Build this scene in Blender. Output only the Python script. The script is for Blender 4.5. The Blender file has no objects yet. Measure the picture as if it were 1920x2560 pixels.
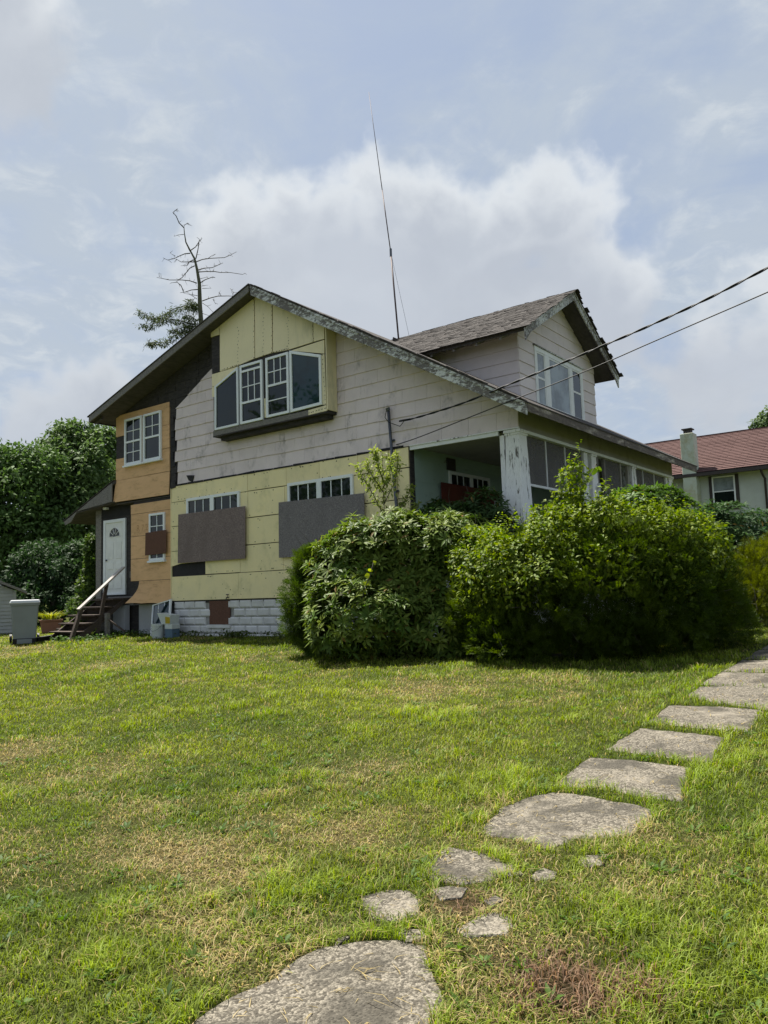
import bpy, math, random
import numpy as np
from mathutils import Vector
random.seed(7); RNG = np.random.default_rng(11)
SC = bpy.context.scene; COL = SC.collection

# ------------------------------------------------------------------ camera
F, YAW, PITCH, ROLL = 1936.97, 0.648216, 0.102005, -0.032162
POS = np.array([6.41989, -12.64138, 0.888675])
def _axes():
    cy, sy = math.cos(YAW), math.sin(YAW)
    f0 = np.array([-sy, cy, 0]); r0 = np.array([cy, sy, 0]); u0 = np.array([0, 0, 1.])
    fw = f0*math.cos(PITCH) + u0*math.sin(PITCH); up = u0*math.cos(PITCH) - f0*math.sin(PITCH)
    return r0*math.cos(ROLL) + up*math.sin(ROLL), up*math.cos(ROLL) - r0*math.sin(ROLL), fw
RT, UP, FW = _axes()
cd = bpy.data.cameras.new('camera'); cam = bpy.data.objects.new('camera', cd); COL.objects.link(cam)
cd.sensor_fit = 'HORIZONTAL'; cd.sensor_width = 36; cd.lens = F/1920*36
cd.clip_start = .1; cd.clip_end = 2000
from mathutils import Matrix
cam.matrix_world = Matrix(((RT[0], UP[0], -FW[0], POS[0]), (RT[1], UP[1], -FW[1], POS[1]), (RT[2], UP[2], -FW[2], POS[2]), (0, 0, 0, 1)))
SC.camera = cam
def ray(x, y): return FW + RT*(x-960)/F - UP*(y-1280)/F
def onplane(x, y, n, d):
    n = np.array(n, float); R = ray(x, y); return POS + R*(d-n@POS)/(n@R)
def PY(x, y, v=0): return onplane(x, y, (0, 1, 0), v)
def PX(x, y, v=0): return onplane(x, y, (1, 0, 0), v)
def AT(x, y, dep): R = ray(x, y); return POS + R*dep/(R@FW)
GA, GB = -.053, .056
def PG(x, y): return onplane(x, y, (0, -GB, 1), GA)

# ------------------------------------------------------------------ sun, sky, exposure
SUN = np.array([-.43, .10, .90]); SUN /= np.linalg.norm(SUN)
sl = bpy.data.lights.new('sun', 'SUN'); so = bpy.data.objects.new('sun', sl); COL.objects.link(so)
sl.energy = 5.0; sl.angle = math.radians(2.0); sl.color = (1, .95, .86)
so.rotation_euler = Vector(SUN).to_track_quat('Z', 'Y').to_euler(); so.location = (-20, 5, 40)
SC.view_settings.view_transform = 'Standard'; SC.view_settings.look = 'None'
SC.view_settings.gamma = 1; SC.view_settings.exposure = 1.2

def build_world():
    w = bpy.data.worlds.new('World'); SC.world = w; w.use_nodes = True
    N, L = w.node_tree.nodes, w.node_tree.links; N.clear()
    out = N.new('ShaderNodeOutputWorld'); bg = N.new('ShaderNodeBackground'); bg.inputs[1].default_value = .1
    L.new(bg.outputs[0], out.inputs[0])
    sky = N.new('ShaderNodeTexSky'); sky.sky_type = 'NISHITA'; sky.sun_disc = False
    sky.sun_elevation = math.asin(SUN[2]); sky.sun_rotation = math.atan2(SUN[0], SUN[1])
    sky.air_density = 1; sky.dust_density = 2; sky.ozone_density = 2
    tc = N.new('ShaderNodeTexCoord'); D = tc.outputs['Generated']
    def math_(op, a, b=None, c=None, clamp=False):
        m = N.new('ShaderNodeMath'); m.operation = op; m.use_clamp = clamp
        for i, v in enumerate((a, b, c)):
            if v is None: continue
            if isinstance(v, (int, float)): m.inputs[i].default_value = v
            else: L.new(v, m.inputs[i])
        return m.outputs[0]
    def vmath(op, a, b):
        m = N.new('ShaderNodeVectorMath'); m.operation = op
        for i, v in enumerate((a, b)):
            if isinstance(v, tuple): m.inputs[i].default_value = v
            else: L.new(v, m.inputs[i])
        return m
    def noise(vec, sc, det=6, rough=.55, dist=0):
        n = N.new('ShaderNodeTexNoise'); n.inputs['Scale'].default_value = sc; n.inputs['Detail'].default_value = det
        n.inputs['Roughness'].default_value = rough; n.inputs['Distortion'].default_value = dist; L.new(vec, n.inputs['Vector'])
        return n.outputs['Fac']
    def ramp(v, a, b):
        m = N.new('ShaderNodeMapRange'); m.interpolation_type = 'SMOOTHSTEP'; L.new(v, m.inputs[0])
        m.inputs[1].default_value = a; m.inputs[2].default_value = b; return m.outputs[0]
    def mix(f, a, b):
        m = N.new('ShaderNodeMix'); m.data_type = 'RGBA'
        if isinstance(f, (int, float)): m.inputs[0].default_value = f
        else: L.new(f, m.inputs[0])
        for i, v in ((6, a), (7, b)):
            if isinstance(v, tuple): m.inputs[i].default_value = (*v, 1)
            else: L.new(v, m.inputs[i])
        return m.outputs[2]
    sep = N.new('ShaderNodeSeparateXYZ'); L.new(D, sep.inputs[0])
    zz = math_('ADD', math_('MAXIMUM', sep.outputs[2], 0), .18)
    comb = N.new('ShaderNodeCombineXYZ'); L.new(math_('DIVIDE', sep.outputs[0], zz), comb.inputs[0]); L.new(math_('DIVIDE', sep.outputs[1], zz), comb.inputs[1])
    veil = noise(comb.outputs[0], 1.1, 8, .6, .8); veil2 = noise(comb.outputs[0], 3.2, 8, .65, .6); fine = noise(comb.outputs[0], 9, 6, .6, .5)
    v = math_('ADD', math_('MULTIPLY', veil, .65), math_('MULTIPLY', veil2, .35))
    c = mix(.88, sky.outputs[0], (1.72, 2.05, 2.62))
    c = mix(math_('MULTIPLY', ramp(v, .40, .60), .85), c, (2.25, 2.55, 2.9))
    c = mix(math_('MULTIPLY', math_('MULTIPLY', ramp(v, .46, .60), ramp(fine, .45, .68)), .6), c, (3.1, 3.3, 3.45))
    # cumulus bank standing beyond the house
    puffs = [(640, 640, .10), (720, 575, .09), (830, 550, .10), (950, 560, .11), (1070, 585, .10), (1160, 640, .09), (1265, 600, .08), (1385, 570, .095), (1450, 650, .09), (1540, 740, .085),
             (760, 740, .16), (980, 760, .18), (1200, 780, .17), (1390, 780, .14), (600, 800, .10), (10, 10, .085), (-70, 90, .10), (230, 1050, .085), (120, 1070, .08), (1790, 890, .1), (1900, 860, .1)]
    wob = noise(D, 6.5, 9, .6, .2)
    def ridge(sc, seed):
        n_ = noise(vmath('ADD', D, (seed, seed*.7, 0)).outputs[0], sc, 4, .5, .1)
        return math_('SUBTRACT', .12, math_('ABSOLUTE', math_('SUBTRACT', n_, .5)))
    bil = math_('MULTIPLY', ridge(7, 3.1), 2.6); bil2 = math_('MULTIPLY', ridge(18, 8.3), 1.6)
    Du = vmath('ADD', D, (0, 0, .045)).outputs[0]; best = None; bestu = None
    for (px, py, r) in puffs:
        d = ray(px, py); d = tuple(float(q) for q in d/np.linalg.norm(d))
        f_ = lambda V_: math_('SUBTRACT', 1, math_('DIVIDE', vmath('DISTANCE', V_, d).outputs['Value'], r))
        best = f_(D) if best is None else math_('SMOOTH_MAX', best, f_(D), .35)
        bestu = f_(Du) if bestu is None else math_('SMOOTH_MAX', bestu, f_(Du), .35)
    s = math_('ADD', best, math_('ADD', math_('MULTIPLY', math_('SUBTRACT', wob, .5), .95), math_('ADD', math_('MULTIPLY', bil, .8), math_('MULTIPLY', bil2, .5))))
    mask = ramp(s, .22, .68)
    lit = math_('MULTIPLY', ramp(math_('ADD', math_('SUBTRACT', best, bestu), math_('ADD', math_('MULTIPLY', bil, .5), math_('MULTIPLY', bil2, .35))), .05, .5), ramp(s, 1.2, .4))
    low = ramp(sep.outputs[2], .20, .40)                                     # the foot of the bank dissolves in haze
    body = mix(ramp(noise(D, 5, 8, .6, .3), .3, .7), (2.25, 2.42, 2.7), (2.5, 2.68, 2.95))
    cumc = mix(math_('MULTIPLY', lit, math_('ADD', math_('MULTIPLY', low, .75), .25)), body, (3.6, 3.75, 3.85))
    c = mix(math_('MULTIPLY', mask, .9), c, cumc)
    L.new(c, bg.inputs[0])
build_world()

# ------------------------------------------------------------------ helpers
WPOS = {}
def tag(o, label=None, cat=None, group=None, kind=None):
    if label: o['label'] = label
    if cat: o['category'] = cat
    if group: o['group'] = group
    if kind: o['kind'] = kind
    return o
def thing(name, label, cat, loc, group=None, kind=None):
    o = bpy.data.objects.new(name, None); COL.objects.link(o); o.location = [float(q) for q in loc]; o.empty_display_size = .2
    WPOS[o] = np.array(loc, float)
    return tag(o, label, cat, group, kind)
def link(name, me, loc, parent=None):
    o = bpy.data.objects.new(name, me); COL.objects.link(o)
    loc = np.array(loc, float); WPOS[o] = loc
    if parent is not None: o.parent = parent; o.location = [float(q) for q in loc-WPOS[parent]]
    else: o.location = [float(q) for q in loc]
    return o
class MB:
    def __init__(s): s.v = []; s.f = []
    def add(s, vs, fs):
        b = len(s.v); s.v += [tuple(float(c) for c in p) for p in vs]; s.f += [tuple(b+i for i in q) for q in fs]; return s
    def box(s, x0, x1, y0, y1, z0, z1):
        return s.add([(x0,y0,z0),(x1,y0,z0),(x1,y1,z0),(x0,y1,z0),(x0,y0,z1),(x1,y0,z1),(x1,y1,z1),(x0,y1,z1)],
                     [(3,2,1,0),(4,5,6,7),(0,1,5,4),(1,2,6,5),(2,3,7,6),(3,0,4,7)])
    def prism(s, pts, ext):
        pts = [np.array(p, float) for p in pts]; e = np.array(ext, float); n = len(pts)
        nr = np.zeros(3)
        for i in range(n): nr += np.cross(pts[i], pts[(i+1) % n])
        if nr@e > 0: pts = pts[::-1]
        fs = [tuple(range(n)), tuple(reversed(range(n, 2*n)))] + [(i, n+i, n+(i+1) % n, (i+1) % n) for i in range(n)]
        return s.add(pts + [p+e for p in pts], fs)
    def bar(s, p, q, w, h, up=(0,0,1)):
        p, q = np.array(p, float), np.array(q, float); d = q-p; d /= np.linalg.norm(d)
        u = np.array(up, float); sd = np.cross(d, u); sd /= np.linalg.norm(sd); u = np.cross(sd, d)
        vs = [a + sd*sx*w/2 + u*sy*h/2 for a in (p, q) for sx, sy in ((-1,-1),(1,-1),(1,1),(-1,1))]
        return s.add(vs, [(0,1,2,3),(7,6,5,4),(0,4,5,1),(1,5,6,2),(2,6,7,3),(3,7,4,0)])
    def tube(s, pts, rad, n=8, cap=True):
        pts = [np.array(p, float) for p in pts]
        if not hasattr(rad, '__len__'): rad = [rad]*len(pts)
        b = len(s.v); vs = []; fs = []
        for i, p in enumerate(pts):
            d = pts[min(i+1, len(pts)-1)] - pts[max(i-1, 0)]; d /= (np.linalg.norm(d)+1e-9)
            a = np.cross(d, (0,0,1.) if abs(d[2]) < .9 else (1.,0,0)); a /= np.linalg.norm(a); c = np.cross(d, a)
            for k in range(n):
                t = 2*math.pi*k/n; vs.append(p + rad[i]*(a*math.cos(t) + c*math.sin(t)))
        for i in range(len(pts)-1):
            for k in range(n): fs.append((i*n+k, i*n+(k+1) % n, (i+1)*n+(k+1) % n, (i+1)*n+k))
        if cap: fs += [tuple(reversed(range(n))), tuple(range((len(pts)-1)*n, len(pts)*n))]
        return s.add(vs, fs)
    def lathe(s, c, prof, n=20):
        vs = []; fs = []
        for r, z in prof:
            for k in range(n): t = 2*math.pi*k/n; vs.append((c[0]+r*math.cos(t), c[1]+r*math.sin(t), c[2]+z))
        for i in range(len(prof)-1):
            for k in range(n): fs.append((i*n+k, i*n+(k+1) % n, (i+1)*n+(k+1) % n, (i+1)*n+k))
        return s.add(vs, fs)
    def build(s, name, mat, parent=None, smooth=False, bevel=0, kind=None, label=None):
        a = np.array(s.v); c = (a.min(0)+a.max(0))/2
        if parent is None: c[2] = a[:, 2].min()
        me = bpy.data.meshes.new(name); me.from_pydata((a-c).tolist(), [], s.f); me.materials.append(mat)
        if smooth: me.polygons.foreach_set('use_smooth', [True]*len(me.polygons))
        me.validate(); o = link(name, me, c, parent)
        if bevel:
            m = o.modifiers.new('bevel', 'BEVEL'); m.width = bevel; m.segments = 2; m.limit_method = 'ANGLE'
        return tag(o, label, None, None, kind)
def box(name, mat, parent, x0, x1, y0, y1, z0, z1, bevel=0): return MB().box(x0,x1,y0,y1,z0,z1).build(name, mat, parent, bevel=bevel)
def fastmesh(name, V, Fc, cols, mat, parent=None, loc=None, kind=None, smooth=False):
    """V (n,3) world, Fc (m,k) faces of equal size"""
    V = np.asarray(V, np.float32); loc = V.mean(0) if loc is None else np.array(loc, float)
    me = bpy.data.meshes.new(name); m, k = Fc.shape
    me.vertices.add(len(V)); me.vertices.foreach_set('co', (V-loc).astype(np.float32).ravel())
    me.loops.add(m*k); me.loops.foreach_set('vertex_index', Fc.astype(np.int32).ravel())
    me.polygons.add(m); me.polygons.foreach_set('loop_start', np.arange(0, m*k, k, dtype=np.int32))
    if smooth: me.polygons.foreach_set('use_smooth', np.ones(m, bool))
    me.update(calc_edges=True)
    if cols is not None:
        at = me.color_attributes.new('Col', 'FLOAT_COLOR', 'POINT')
        at.data.foreach_set('color', np.concatenate([cols, np.ones((len(cols), 1))], 1).astype(np.float32).ravel())
    me.materials.append(mat)
    return tag(link(name, me, loc, parent), kind=kind)

# ------------------------------------------------------------------ materials
def newmat(name):
    m = bpy.data.materials.new(name); m.use_nodes = True
    nt = m.node_tree; b = nt.nodes['Principled BSDF']; return m, nt.nodes, nt.links, b
def nz(N, L, vec, scale, det=5, rough=.6, dist=0):
    n = N.new('ShaderNodeTexNoise'); n.inputs['Scale'].default_value = scale; n.inputs['Detail'].default_value = det
    n.inputs['Roughness'].default_value = rough; n.inputs['Distortion'].default_value = dist; L.new(vec, n.inputs['Vector']); return n.outputs['Fac']
def mp(N, L, v, a, b, c=0, d=1):
    m = N.new('ShaderNodeMapRange'); m.interpolation_type = 'SMOOTHSTEP'; L.new(v, m.inputs[0])
    for i, q in enumerate((a, b, c, d)): m.inputs[i+1].default_value = q
    return m.outputs[0]
def mixc(N, L, f, a, b, mode='MIX'):
    m = N.new('ShaderNodeMix'); m.data_type = 'RGBA'; m.blend_type = mode
    if isinstance(f, (int, float)): m.inputs[0].default_value = f
    else: L.new(f, m.inputs[0])
    for i, v in ((6, a), (7, b)):
        if isinstance(v, tuple): m.inputs[i].default_value = (*v[:3], 1)
        else: L.new(v, m.inputs[i])
    return m.outputs[2]
def coords(N, L, st=(1,1,1)):
    g = N.new('ShaderNodeNewGeometry'); mpn = N.new('ShaderNodeMapping'); mpn.inputs['Scale'].default_value = st
    L.new(g.outputs['Position'], mpn.inputs[0]); return mpn.outputs[0]
def bump(N, L, b, h, strength=.3, dist=.02):
    n = N.new('ShaderNodeBump'); n.inputs['Strength'].default_value = strength; n.inputs['Distance'].default_value = dist
    L.new(h, n.inputs['Height']); L.new(n.outputs[0], b.inputs['Normal'])
def objrand(N, L, col, amt):
    o = N.new('ShaderNodeObjectInfo'); m = N.new('ShaderNodeMapRange'); L.new(o.outputs['Random'], m.inputs[0])
    m.inputs[3].default_value = 1-amt; m.inputs[4].default_value = 1+amt
    h = N.new('ShaderNodeHueSaturation'); L.new(m.outputs[0], h.inputs['Value']); L.new(col, h.inputs['Color']); return h.outputs[0]
def surf(name, c1, c2, scale=3, rough=.8, st=(1,1,1), stain=None, stain_scale=1.5, stain_st=(1,1,.35), stain_rng=(.52,.72), stain_amt=.7, fine=60, bumps=.25, rnd=.05, spec=.3, metal=0):
    m, N, L, b = newmat(name)
    v = coords(N, L, st); n1 = nz(N, L, v, scale, 6); c = mixc(N, L, mp(N, L, n1, .3, .7), c1, c2)
    if stain:
        v2 = coords(N, L, stain_st); n2 = nz(N, L, v2, stain_scale, 8, .65, .4); n3 = nz(N, L, v2, stain_scale*5, 6, .7)
        f = N.new('ShaderNodeMath'); f.operation = 'MULTIPLY'; L.new(mp(N, L, n2, *stain_rng, 0, stain_amt), f.inputs[0]); L.new(mp(N, L, n3, .3, .65), f.inputs[1])
        c = mixc(N, L, f.outputs[0], c, stain)
    nf = nz(N, L, v, fine, 4, .7)
    c = mixc(N, L, mp(N, L, nf, .3, .75, 0, .25), c, tuple(q*.72 for q in c1))
    if rnd: c = objrand(N, L, c, rnd)
    L.new(c, b.inputs['Base Color']); b.inputs['Roughness'].default_value = rough; b.inputs['Specular IOR Level'].default_value = spec; b.inputs['Metallic'].default_value = metal
    bump(N, L, b, nf, bumps, .01); return m
def peel(name, paint, wood, thr=.5, st=(1,1,1), scale=6, soft=.03, rough=.75):
    m, N, L, b = newmat(name)
    v = coords(N, L, st); n1 = nz(N, L, v, scale, 9, .72, .3); n2 = nz(N, L, coords(N, L), 1.1, 4)
    a = N.new('ShaderNodeMath'); a.operation = 'MULTIPLY_ADD'; L.new(n2, a.inputs[0]); a.inputs[1].default_value = .5; L.new(n1, a.inputs[2])
    f = mp(N, L, a.outputs[0], thr+.25-soft, thr+.25+soft)
    g = nz(N, L, v, scale*6, 5, .7)
    pc = mixc(N, L, mp(N, L, g, .35, .75, 0, .5), paint, tuple(q*.6 for q in paint)); wc = mixc(N, L, mp(N, L, g, .3, .7), wood, tuple(q*.35 for q in wood))
    L.new(mixc(N, L, f, pc, wc), b.inputs['Base Color']); b.inputs['Roughness'].default_value = rough; b.inputs['Specular IOR Level'].default_value = .25
    inv = N.new('ShaderNodeMath'); inv.operation = 'SUBTRACT'; inv.inputs[0].default_value = 1; L.new(f, inv.inputs[1]); bump(N, L, b, inv.outputs[0], .6, .006)
    return m
def osb(name, a, b_, c):
    m, N, L, b = newmat(name); v = coords(N, L, (1,1,1))
    vo = N.new('ShaderNodeTexVoronoi'); vo.inputs['Scale'].default_value = 34; 
    w = nz(N, L, v, 9, 3); va = N.new('ShaderNodeVectorMath'); va.operation = 'ADD'; L.new(v, va.inputs[0])
    n = N.new('ShaderNodeTexNoise'); n.inputs['Scale'].default_value = 7; L.new(v, n.inputs['Vector']); L.new(n.outputs['Color'], va.inputs[1]); L.new(va.outputs[0], vo.inputs['Vector'])
    bw = N.new('ShaderNodeRGBToBW'); L.new(vo.outputs['Color'], bw.inputs[0])
    col = mixc(N, L, mp(N, L, bw.outputs[0], .2, .8), a, b_); col = mixc(N, L, mp(N, L, nz(N, L, v, 40, 6, .75), .5, .75, 0, .7), col, c)
    col = mixc(N, L, mp(N, L, nz(N, L, coords(N, L, (1,1,.4)), 1.8, 5), .5, .7, 0, .35), col, tuple(q*.55 for q in a))
    L.new(col, b.inputs['Base Color']); b.inputs['Roughness'].default_value = .85; b.inputs['Specular IOR Level'].default_value = .2; bump(N, L, b, bw.outputs[0], .35, .004); return m
def leafmat(name, rough=.45, trans=.3, spec=.4):
    m, N, L, b = newmat(name); a = N.new('ShaderNodeVertexColor'); a.layer_name = 'Col'
    L.new(a.outputs[0], b.inputs['Base Color']); b.inputs['Roughness'].default_value = rough; b.inputs['Specular IOR Level'].default_value = spec
    t = N.new('ShaderNodeBsdfTranslucent'); h = N.new('ShaderNodeHueSaturation'); h.inputs['Value'].default_value = 1.5; h.inputs['Saturation'].default_value = 1.15; L.new(a.outputs[0], h.inputs['Color']); L.new(h.outputs[0], t.inputs[0])
    x = N.new('ShaderNodeMixShader'); x.inputs[0].default_value = trans; L.new(b.outputs[0], x.inputs[1]); L.new(t.outputs[0], x.inputs[2]); L.new(x.outputs[0], N['Material Output'].inputs[0]); return m
def glassmat(name, col, rough=.03):
    m, N, L, b = newmat(name); v = coords(N, L)
    L.new(mixc(N, L, mp(N, L, nz(N, L, v, 1.7, 4), .4, .65), col, tuple(q*.5 for q in col)), b.inputs['Base Color'])
    b.inputs['Roughness'].default_value = rough; b.inputs['Specular IOR Level'].default_value = .40
    bump(N, L, b, nz(N, L, v, 1.3, 2), .05, .05); return m
def plain(name, c, rough=.6, metal=0): return surf(name, c, tuple(q*.85 for q in c), 8, rough, metal=metal, bumps=.1)
M = {}
M['siding'] = surf('gray_siding', (.76,.66,.665), (.68,.59,.595), 2.2, .85, stain=(.15,.14,.14), stain_scale=1.5, stain_st=(1.6,1.6,.9), stain_rng=(.50,.70), stain_amt=.8, rnd=.025)
M['siding_d'] = surf('dormer_siding', (.72,.64,.635), (.64,.57,.565), 2.0, .85, stain=(.28,.27,.26), stain_scale=1.3, stain_rng=(.6,.8), stain_amt=.5, rnd=.04)
M['foam'] = surf('yellow_foam', (.87,.75,.43), (.80,.70,.42), 1.7, .75, stain=(.42,.40,.20), stain_scale=2.2, stain_st=(1,1,.7), stain_rng=(.48,.70), stain_amt=.55, rnd=.06, bumps=.1)
M['foam_bay'] = surf('pale_foam', (.84,.74,.49), (.78,.69,.46), 1.7, .75, stain=(.45,.43,.29), stain_scale=2, stain_rng=(.46,.68), stain_amt=.65, rnd=.04, bumps=.1)
M['orange'] = surf('orange_foam', (.72,.45,.24), (.66,.41,.215), 1.6, .75, st=(1,1,2.5), stain=(.38,.22,.10), stain_scale=2.2, stain_st=(1,1,4), stain_rng=(.46,.66), stain_amt=.7, rnd=.05, bumps=.1)
M['print'] = surf('brown_print', (.40,.22,.10), (.55,.31,.15), 25, .8)
M['tar'] = surf('tar_paper', (.018,.018,.02), (.03,.028,.03), 5, .8, bumps=.5)
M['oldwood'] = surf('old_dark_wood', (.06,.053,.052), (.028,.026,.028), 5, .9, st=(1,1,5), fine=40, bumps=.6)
M['soffit'] = surf('soffit_boards', (.10,.09,.085), (.06,.055,.055), 4, .9, st=(4,1,4), bumps=.4)
M['graywood'] = surf('weathered_wood', (.24,.225,.21), (.14,.13,.12), 5, .85, st=(3,3,9), fine=30, bumps=.6, rnd=.12)
M['darkwood'] = surf('dark_stair_wood', (.10,.075,.06), (.06,.045,.04), 5, .8, st=(2,2,9), bumps=.6, rnd=.12)
M['railwood'] = surf('rail_wood', (.50,.46,.43), (.33,.30,.27), 7, .7, bumps=.6)
M['osb'] = osb('weathered_board', (.25,.195,.185), (.12,.092,.09), (.42,.35,.33))
M['osb2'] = osb('grey_weathered_board', (.23,.21,.215), (.12,.11,.115), (.40,.37,.37))
M['osb3'] = osb('brown_board', (.14,.07,.048), (.095,.05,.036), (.19,.11,.085))
M['redboard'] = surf('red_board', (.15,.035,.022), (.11,.028,.02), 3, .7)
M['peel'] = peel('peeling_white_rake', (.62,.63,.61), (.22,.20,.185), .50, (1,3,2.2), 9, .06)
M['peel2'] = peel('peeling_white_column', (.85,.845,.845), (.22,.20,.18), .61, (5,5,.7), 3.2)
M['fascia'] = peel('worn_fascia', (.42,.37,.31), (.16,.13,.11), .40, (.6,.6,3), 4, .12)
M['whitepaint'] = surf('white_paint', (.78,.79,.78), (.70,.71,.70), 4, .6, stain=(.35,.33,.3), stain_scale=3, stain_rng=(.58,.76), stain_amt=.5)
M['vinyl'] = surf('white_vinyl', (.80,.83,.85), (.76,.79,.81), 4, .35, stain=(.5,.5,.48), stain_scale=3, stain_rng=(.58,.78), stain_amt=.4, bumps=.05)
M['block'] = surf('painted_block', (.66,.655,.65), (.57,.565,.565), 4, .85, stain=(.27,.25,.21), stain_scale=2, stain_st=(1,1,1), stain_rng=(.54,.74), stain_amt=.6, bumps=.5, rnd=.06)
M['mortar'] = surf('grey_mortar', (.36,.355,.35), (.28,.275,.27), 6, .9, bumps=.5)
M['concfound'] = surf('grey_foundation', (.42,.43,.45), (.35,.36,.38), 2, .85, stain=(.2,.2,.2), stain_scale=2)
M['green'] = surf('green_porch_paint', (.38,.50,.43), (.33,.44,.38), 2, .8, stain=(.13,.14,.11), stain_scale=3.5, stain_st=(1,1,2.2), stain_rng=(.58,.72), stain_amt=.7)
M['ceil'] = surf('porch_ceiling_paint', (.42,.40,.38), (.36,.34,.33), 2, .85, stain=(.2,.19,.18), stain_scale=2)
M['frieze'] = surf('grey_frieze', (.33,.31,.28), (.27,.255,.235), 2, .85, stain=(.14,.13,.12), stain_scale=2)
M['shingle'] = surf('grey_shingle', (.075,.065,.058), (.045,.04,.037), 9, .95, fine=120, bumps=.8, rnd=.15)
M['roofred'] = surf('red_brown_shingle', (.10,.052,.045), (.078,.04,.036), 14, .9, fine=90, bumps=.5, rnd=.1)
M['stucco'] = surf('pale_green_stucco', (.56,.60,.56), (.50,.535,.50), 2, .9, stain=(.34,.37,.27), stain_scale=1.2, stain_rng=(.5,.75), stain_amt=.5, fine=35, bumps=.6)
M['chim'] = surf('chimney_stucco', (.52,.57,.50), (.46,.50,.40), 2, .9, stain=(.36,.33,.18), stain_scale=1.6, stain_st=(1,1,.8), stain_rng=(.44,.6), stain_amt=.8, fine=30, bumps=.7)
M['darktrim'] = plain('dark_brown_trim', (.055,.045,.042), .6)
M['glass'] = glassmat('dark_glass', (.010,.016,.014))
M['glassreflect'] = glassmat('reflection_tinted_glass', (.012,.035,.045))  # teal of reflected sky and foliage put into the pane colour
M['shade'] = glassmat('glass_over_blind', (.25,.29,.31), .12)
M['metal'] = plain('grey_metal', (.12,.13,.15), .5, .6)
M['cable'] = plain('black_cable', (.015,.015,.017), .6)
M['rust'] = plain('antenna_metal', (.11,.08,.08), .6, .3)
M['bin'] = surf('grey_plastic', (.24,.265,.275), (.21,.23,.24), 2, .5, stain=(.16,.16,.16), stain_scale=2, bumps=.03)
M['binlid'] = surf('pale_plastic', (.62,.64,.66), (.56,.58,.6), 2, .45, bumps=.03)
M['blackplastic'] = plain('black_plastic', (.012,.012,.013), .5)
M['terracotta'] = surf('terracotta', (.28,.135,.095), (.22,.11,.08), 4, .8, stain=(.3,.26,.22), stain_scale=3)
M['potyellow'] = surf('ochre_pot', (.55,.27,.06), (.45,.21,.05), 4, .7)
M['soil'] = surf('soil', (.05,.035,.025), (.03,.022,.016), 20, .95, bumps=.8)
M['shed'] = surf('shed_siding', (.42,.43,.42), (.36,.37,.365), 3, .8, rnd=.05)
M['bark'] = surf('bark', (.13,.115,.09), (.07,.06,.05), 6, .95, st=(1,1,.3), fine=30, bumps=.8)
M['sprucebark'] = surf('spruce_bark', (.12,.125,.075), (.075,.075,.05), 5, .95, fine=25, bumps=.8)
M['twig'] = surf('twig_bark', (.085,.075,.06), (.06,.055,.045), 6, .95)
M['bucket'] = plain('pale_bucket', (.58,.62,.60), .45)
M['yellowlabel'] = plain('yellow_label', (.45,.33,.02), .6)
M['bluelabel'] = plain('blue_label', (.10,.16,.22), .6)
M['leaf'] = leafmat('glossy_leaf', .5, .30, .14); M['leaf2'] = leafmat('soft_leaf', .55, .35, .15); M['blade'] = leafmat('grass_blade', .6, .35, .25); M['farleaf'] = leafmat('tree_leaf', .65, .25, .15)

def screenmat():
    m, N, L, b = newmat('insect_screen'); b.inputs['Base Color'].default_value = (.12,.11,.105,1); b.inputs['Roughness'].default_value = .8
    t = N.new('ShaderNodeBsdfTransparent'); x = N.new('ShaderNodeMixShader'); x.inputs[0].default_value = .62
    L.new(mp(N, L, nz(N, L, coords(N, L), 2, 4), .3, .7, .55, .75), x.inputs[0])
    L.new(t.outputs[0], x.inputs[1]); L.new(b.outputs[0], x.inputs[2]); L.new(x.outputs[0], N['Material Output'].inputs[0]); return m
M['screen'] = screenmat()
def concmat():
    m, N, L, b = newmat('aggregate_concrete'); v = coords(N, L)
    vo = N.new('ShaderNodeTexVoronoi'); vo.inputs['Scale'].default_value = 75; L.new(v, vo.inputs['Vector'])
    bw = N.new('ShaderNodeRGBToBW'); L.new(vo.outputs['Color'], bw.inputs[0])
    c = mixc(N, L, mp(N, L, bw.outputs[0], .25, .8), (.085,.076,.06), (.24,.215,.17))
    c = mixc(N, L, mp(N, L, nz(N, L, v, 120, 3, .6), .45, .62, 0, .75), c, (.06,.052,.04))
    c = mixc(N, L, mp(N, L, nz(N, L, v, 2.4, 7, .65, .3), .47, .60, 0, .8), c, (.055,.05,.04))
    c = mixc(N, L, mp(N, L, nz(N, L, v, 2.3, 7, .6, .5), .53, .72, 0, .7), c, (.27,.24,.19))
    L.new(c, b.inputs['Base Color']); b.inputs['Roughness'].default_value = .95; b.inputs['Specular IOR Level'].default_value = .15
    bump(N, L, b, mp(N, L, vo.outputs['Distance'], 0, .6, 1, 0), .8, .006); return m
M['conc'] = concmat()
def groundmat():
    m, N, L, b = newmat('lawn_soil'); a = N.new('ShaderNodeVertexColor'); a.layer_name = 'Col'; v = coords(N, L)
    c = mixc(N, L, mp(N, L, nz(N, L, v, 70, 6, .8), .38, .58, 0, .85), a.outputs[0], (.02,.021,.009))
    c = mixc(N, L, mp(N, L, nz(N, L, coords(N, L, (1,1,1)), 160, 4, .7), .5, .75, 0, .6), c, (.27,.23,.11))
    L.new(c, b.inputs['Base Color']); b.inputs['Roughness'].default_value = 1; b.inputs['Specular IOR Level'].default_value = .05
    bump(N, L, b, nz(N, L, v, 60, 5, .8), .9, .03); return m
M['ground'] = groundmat()

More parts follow.
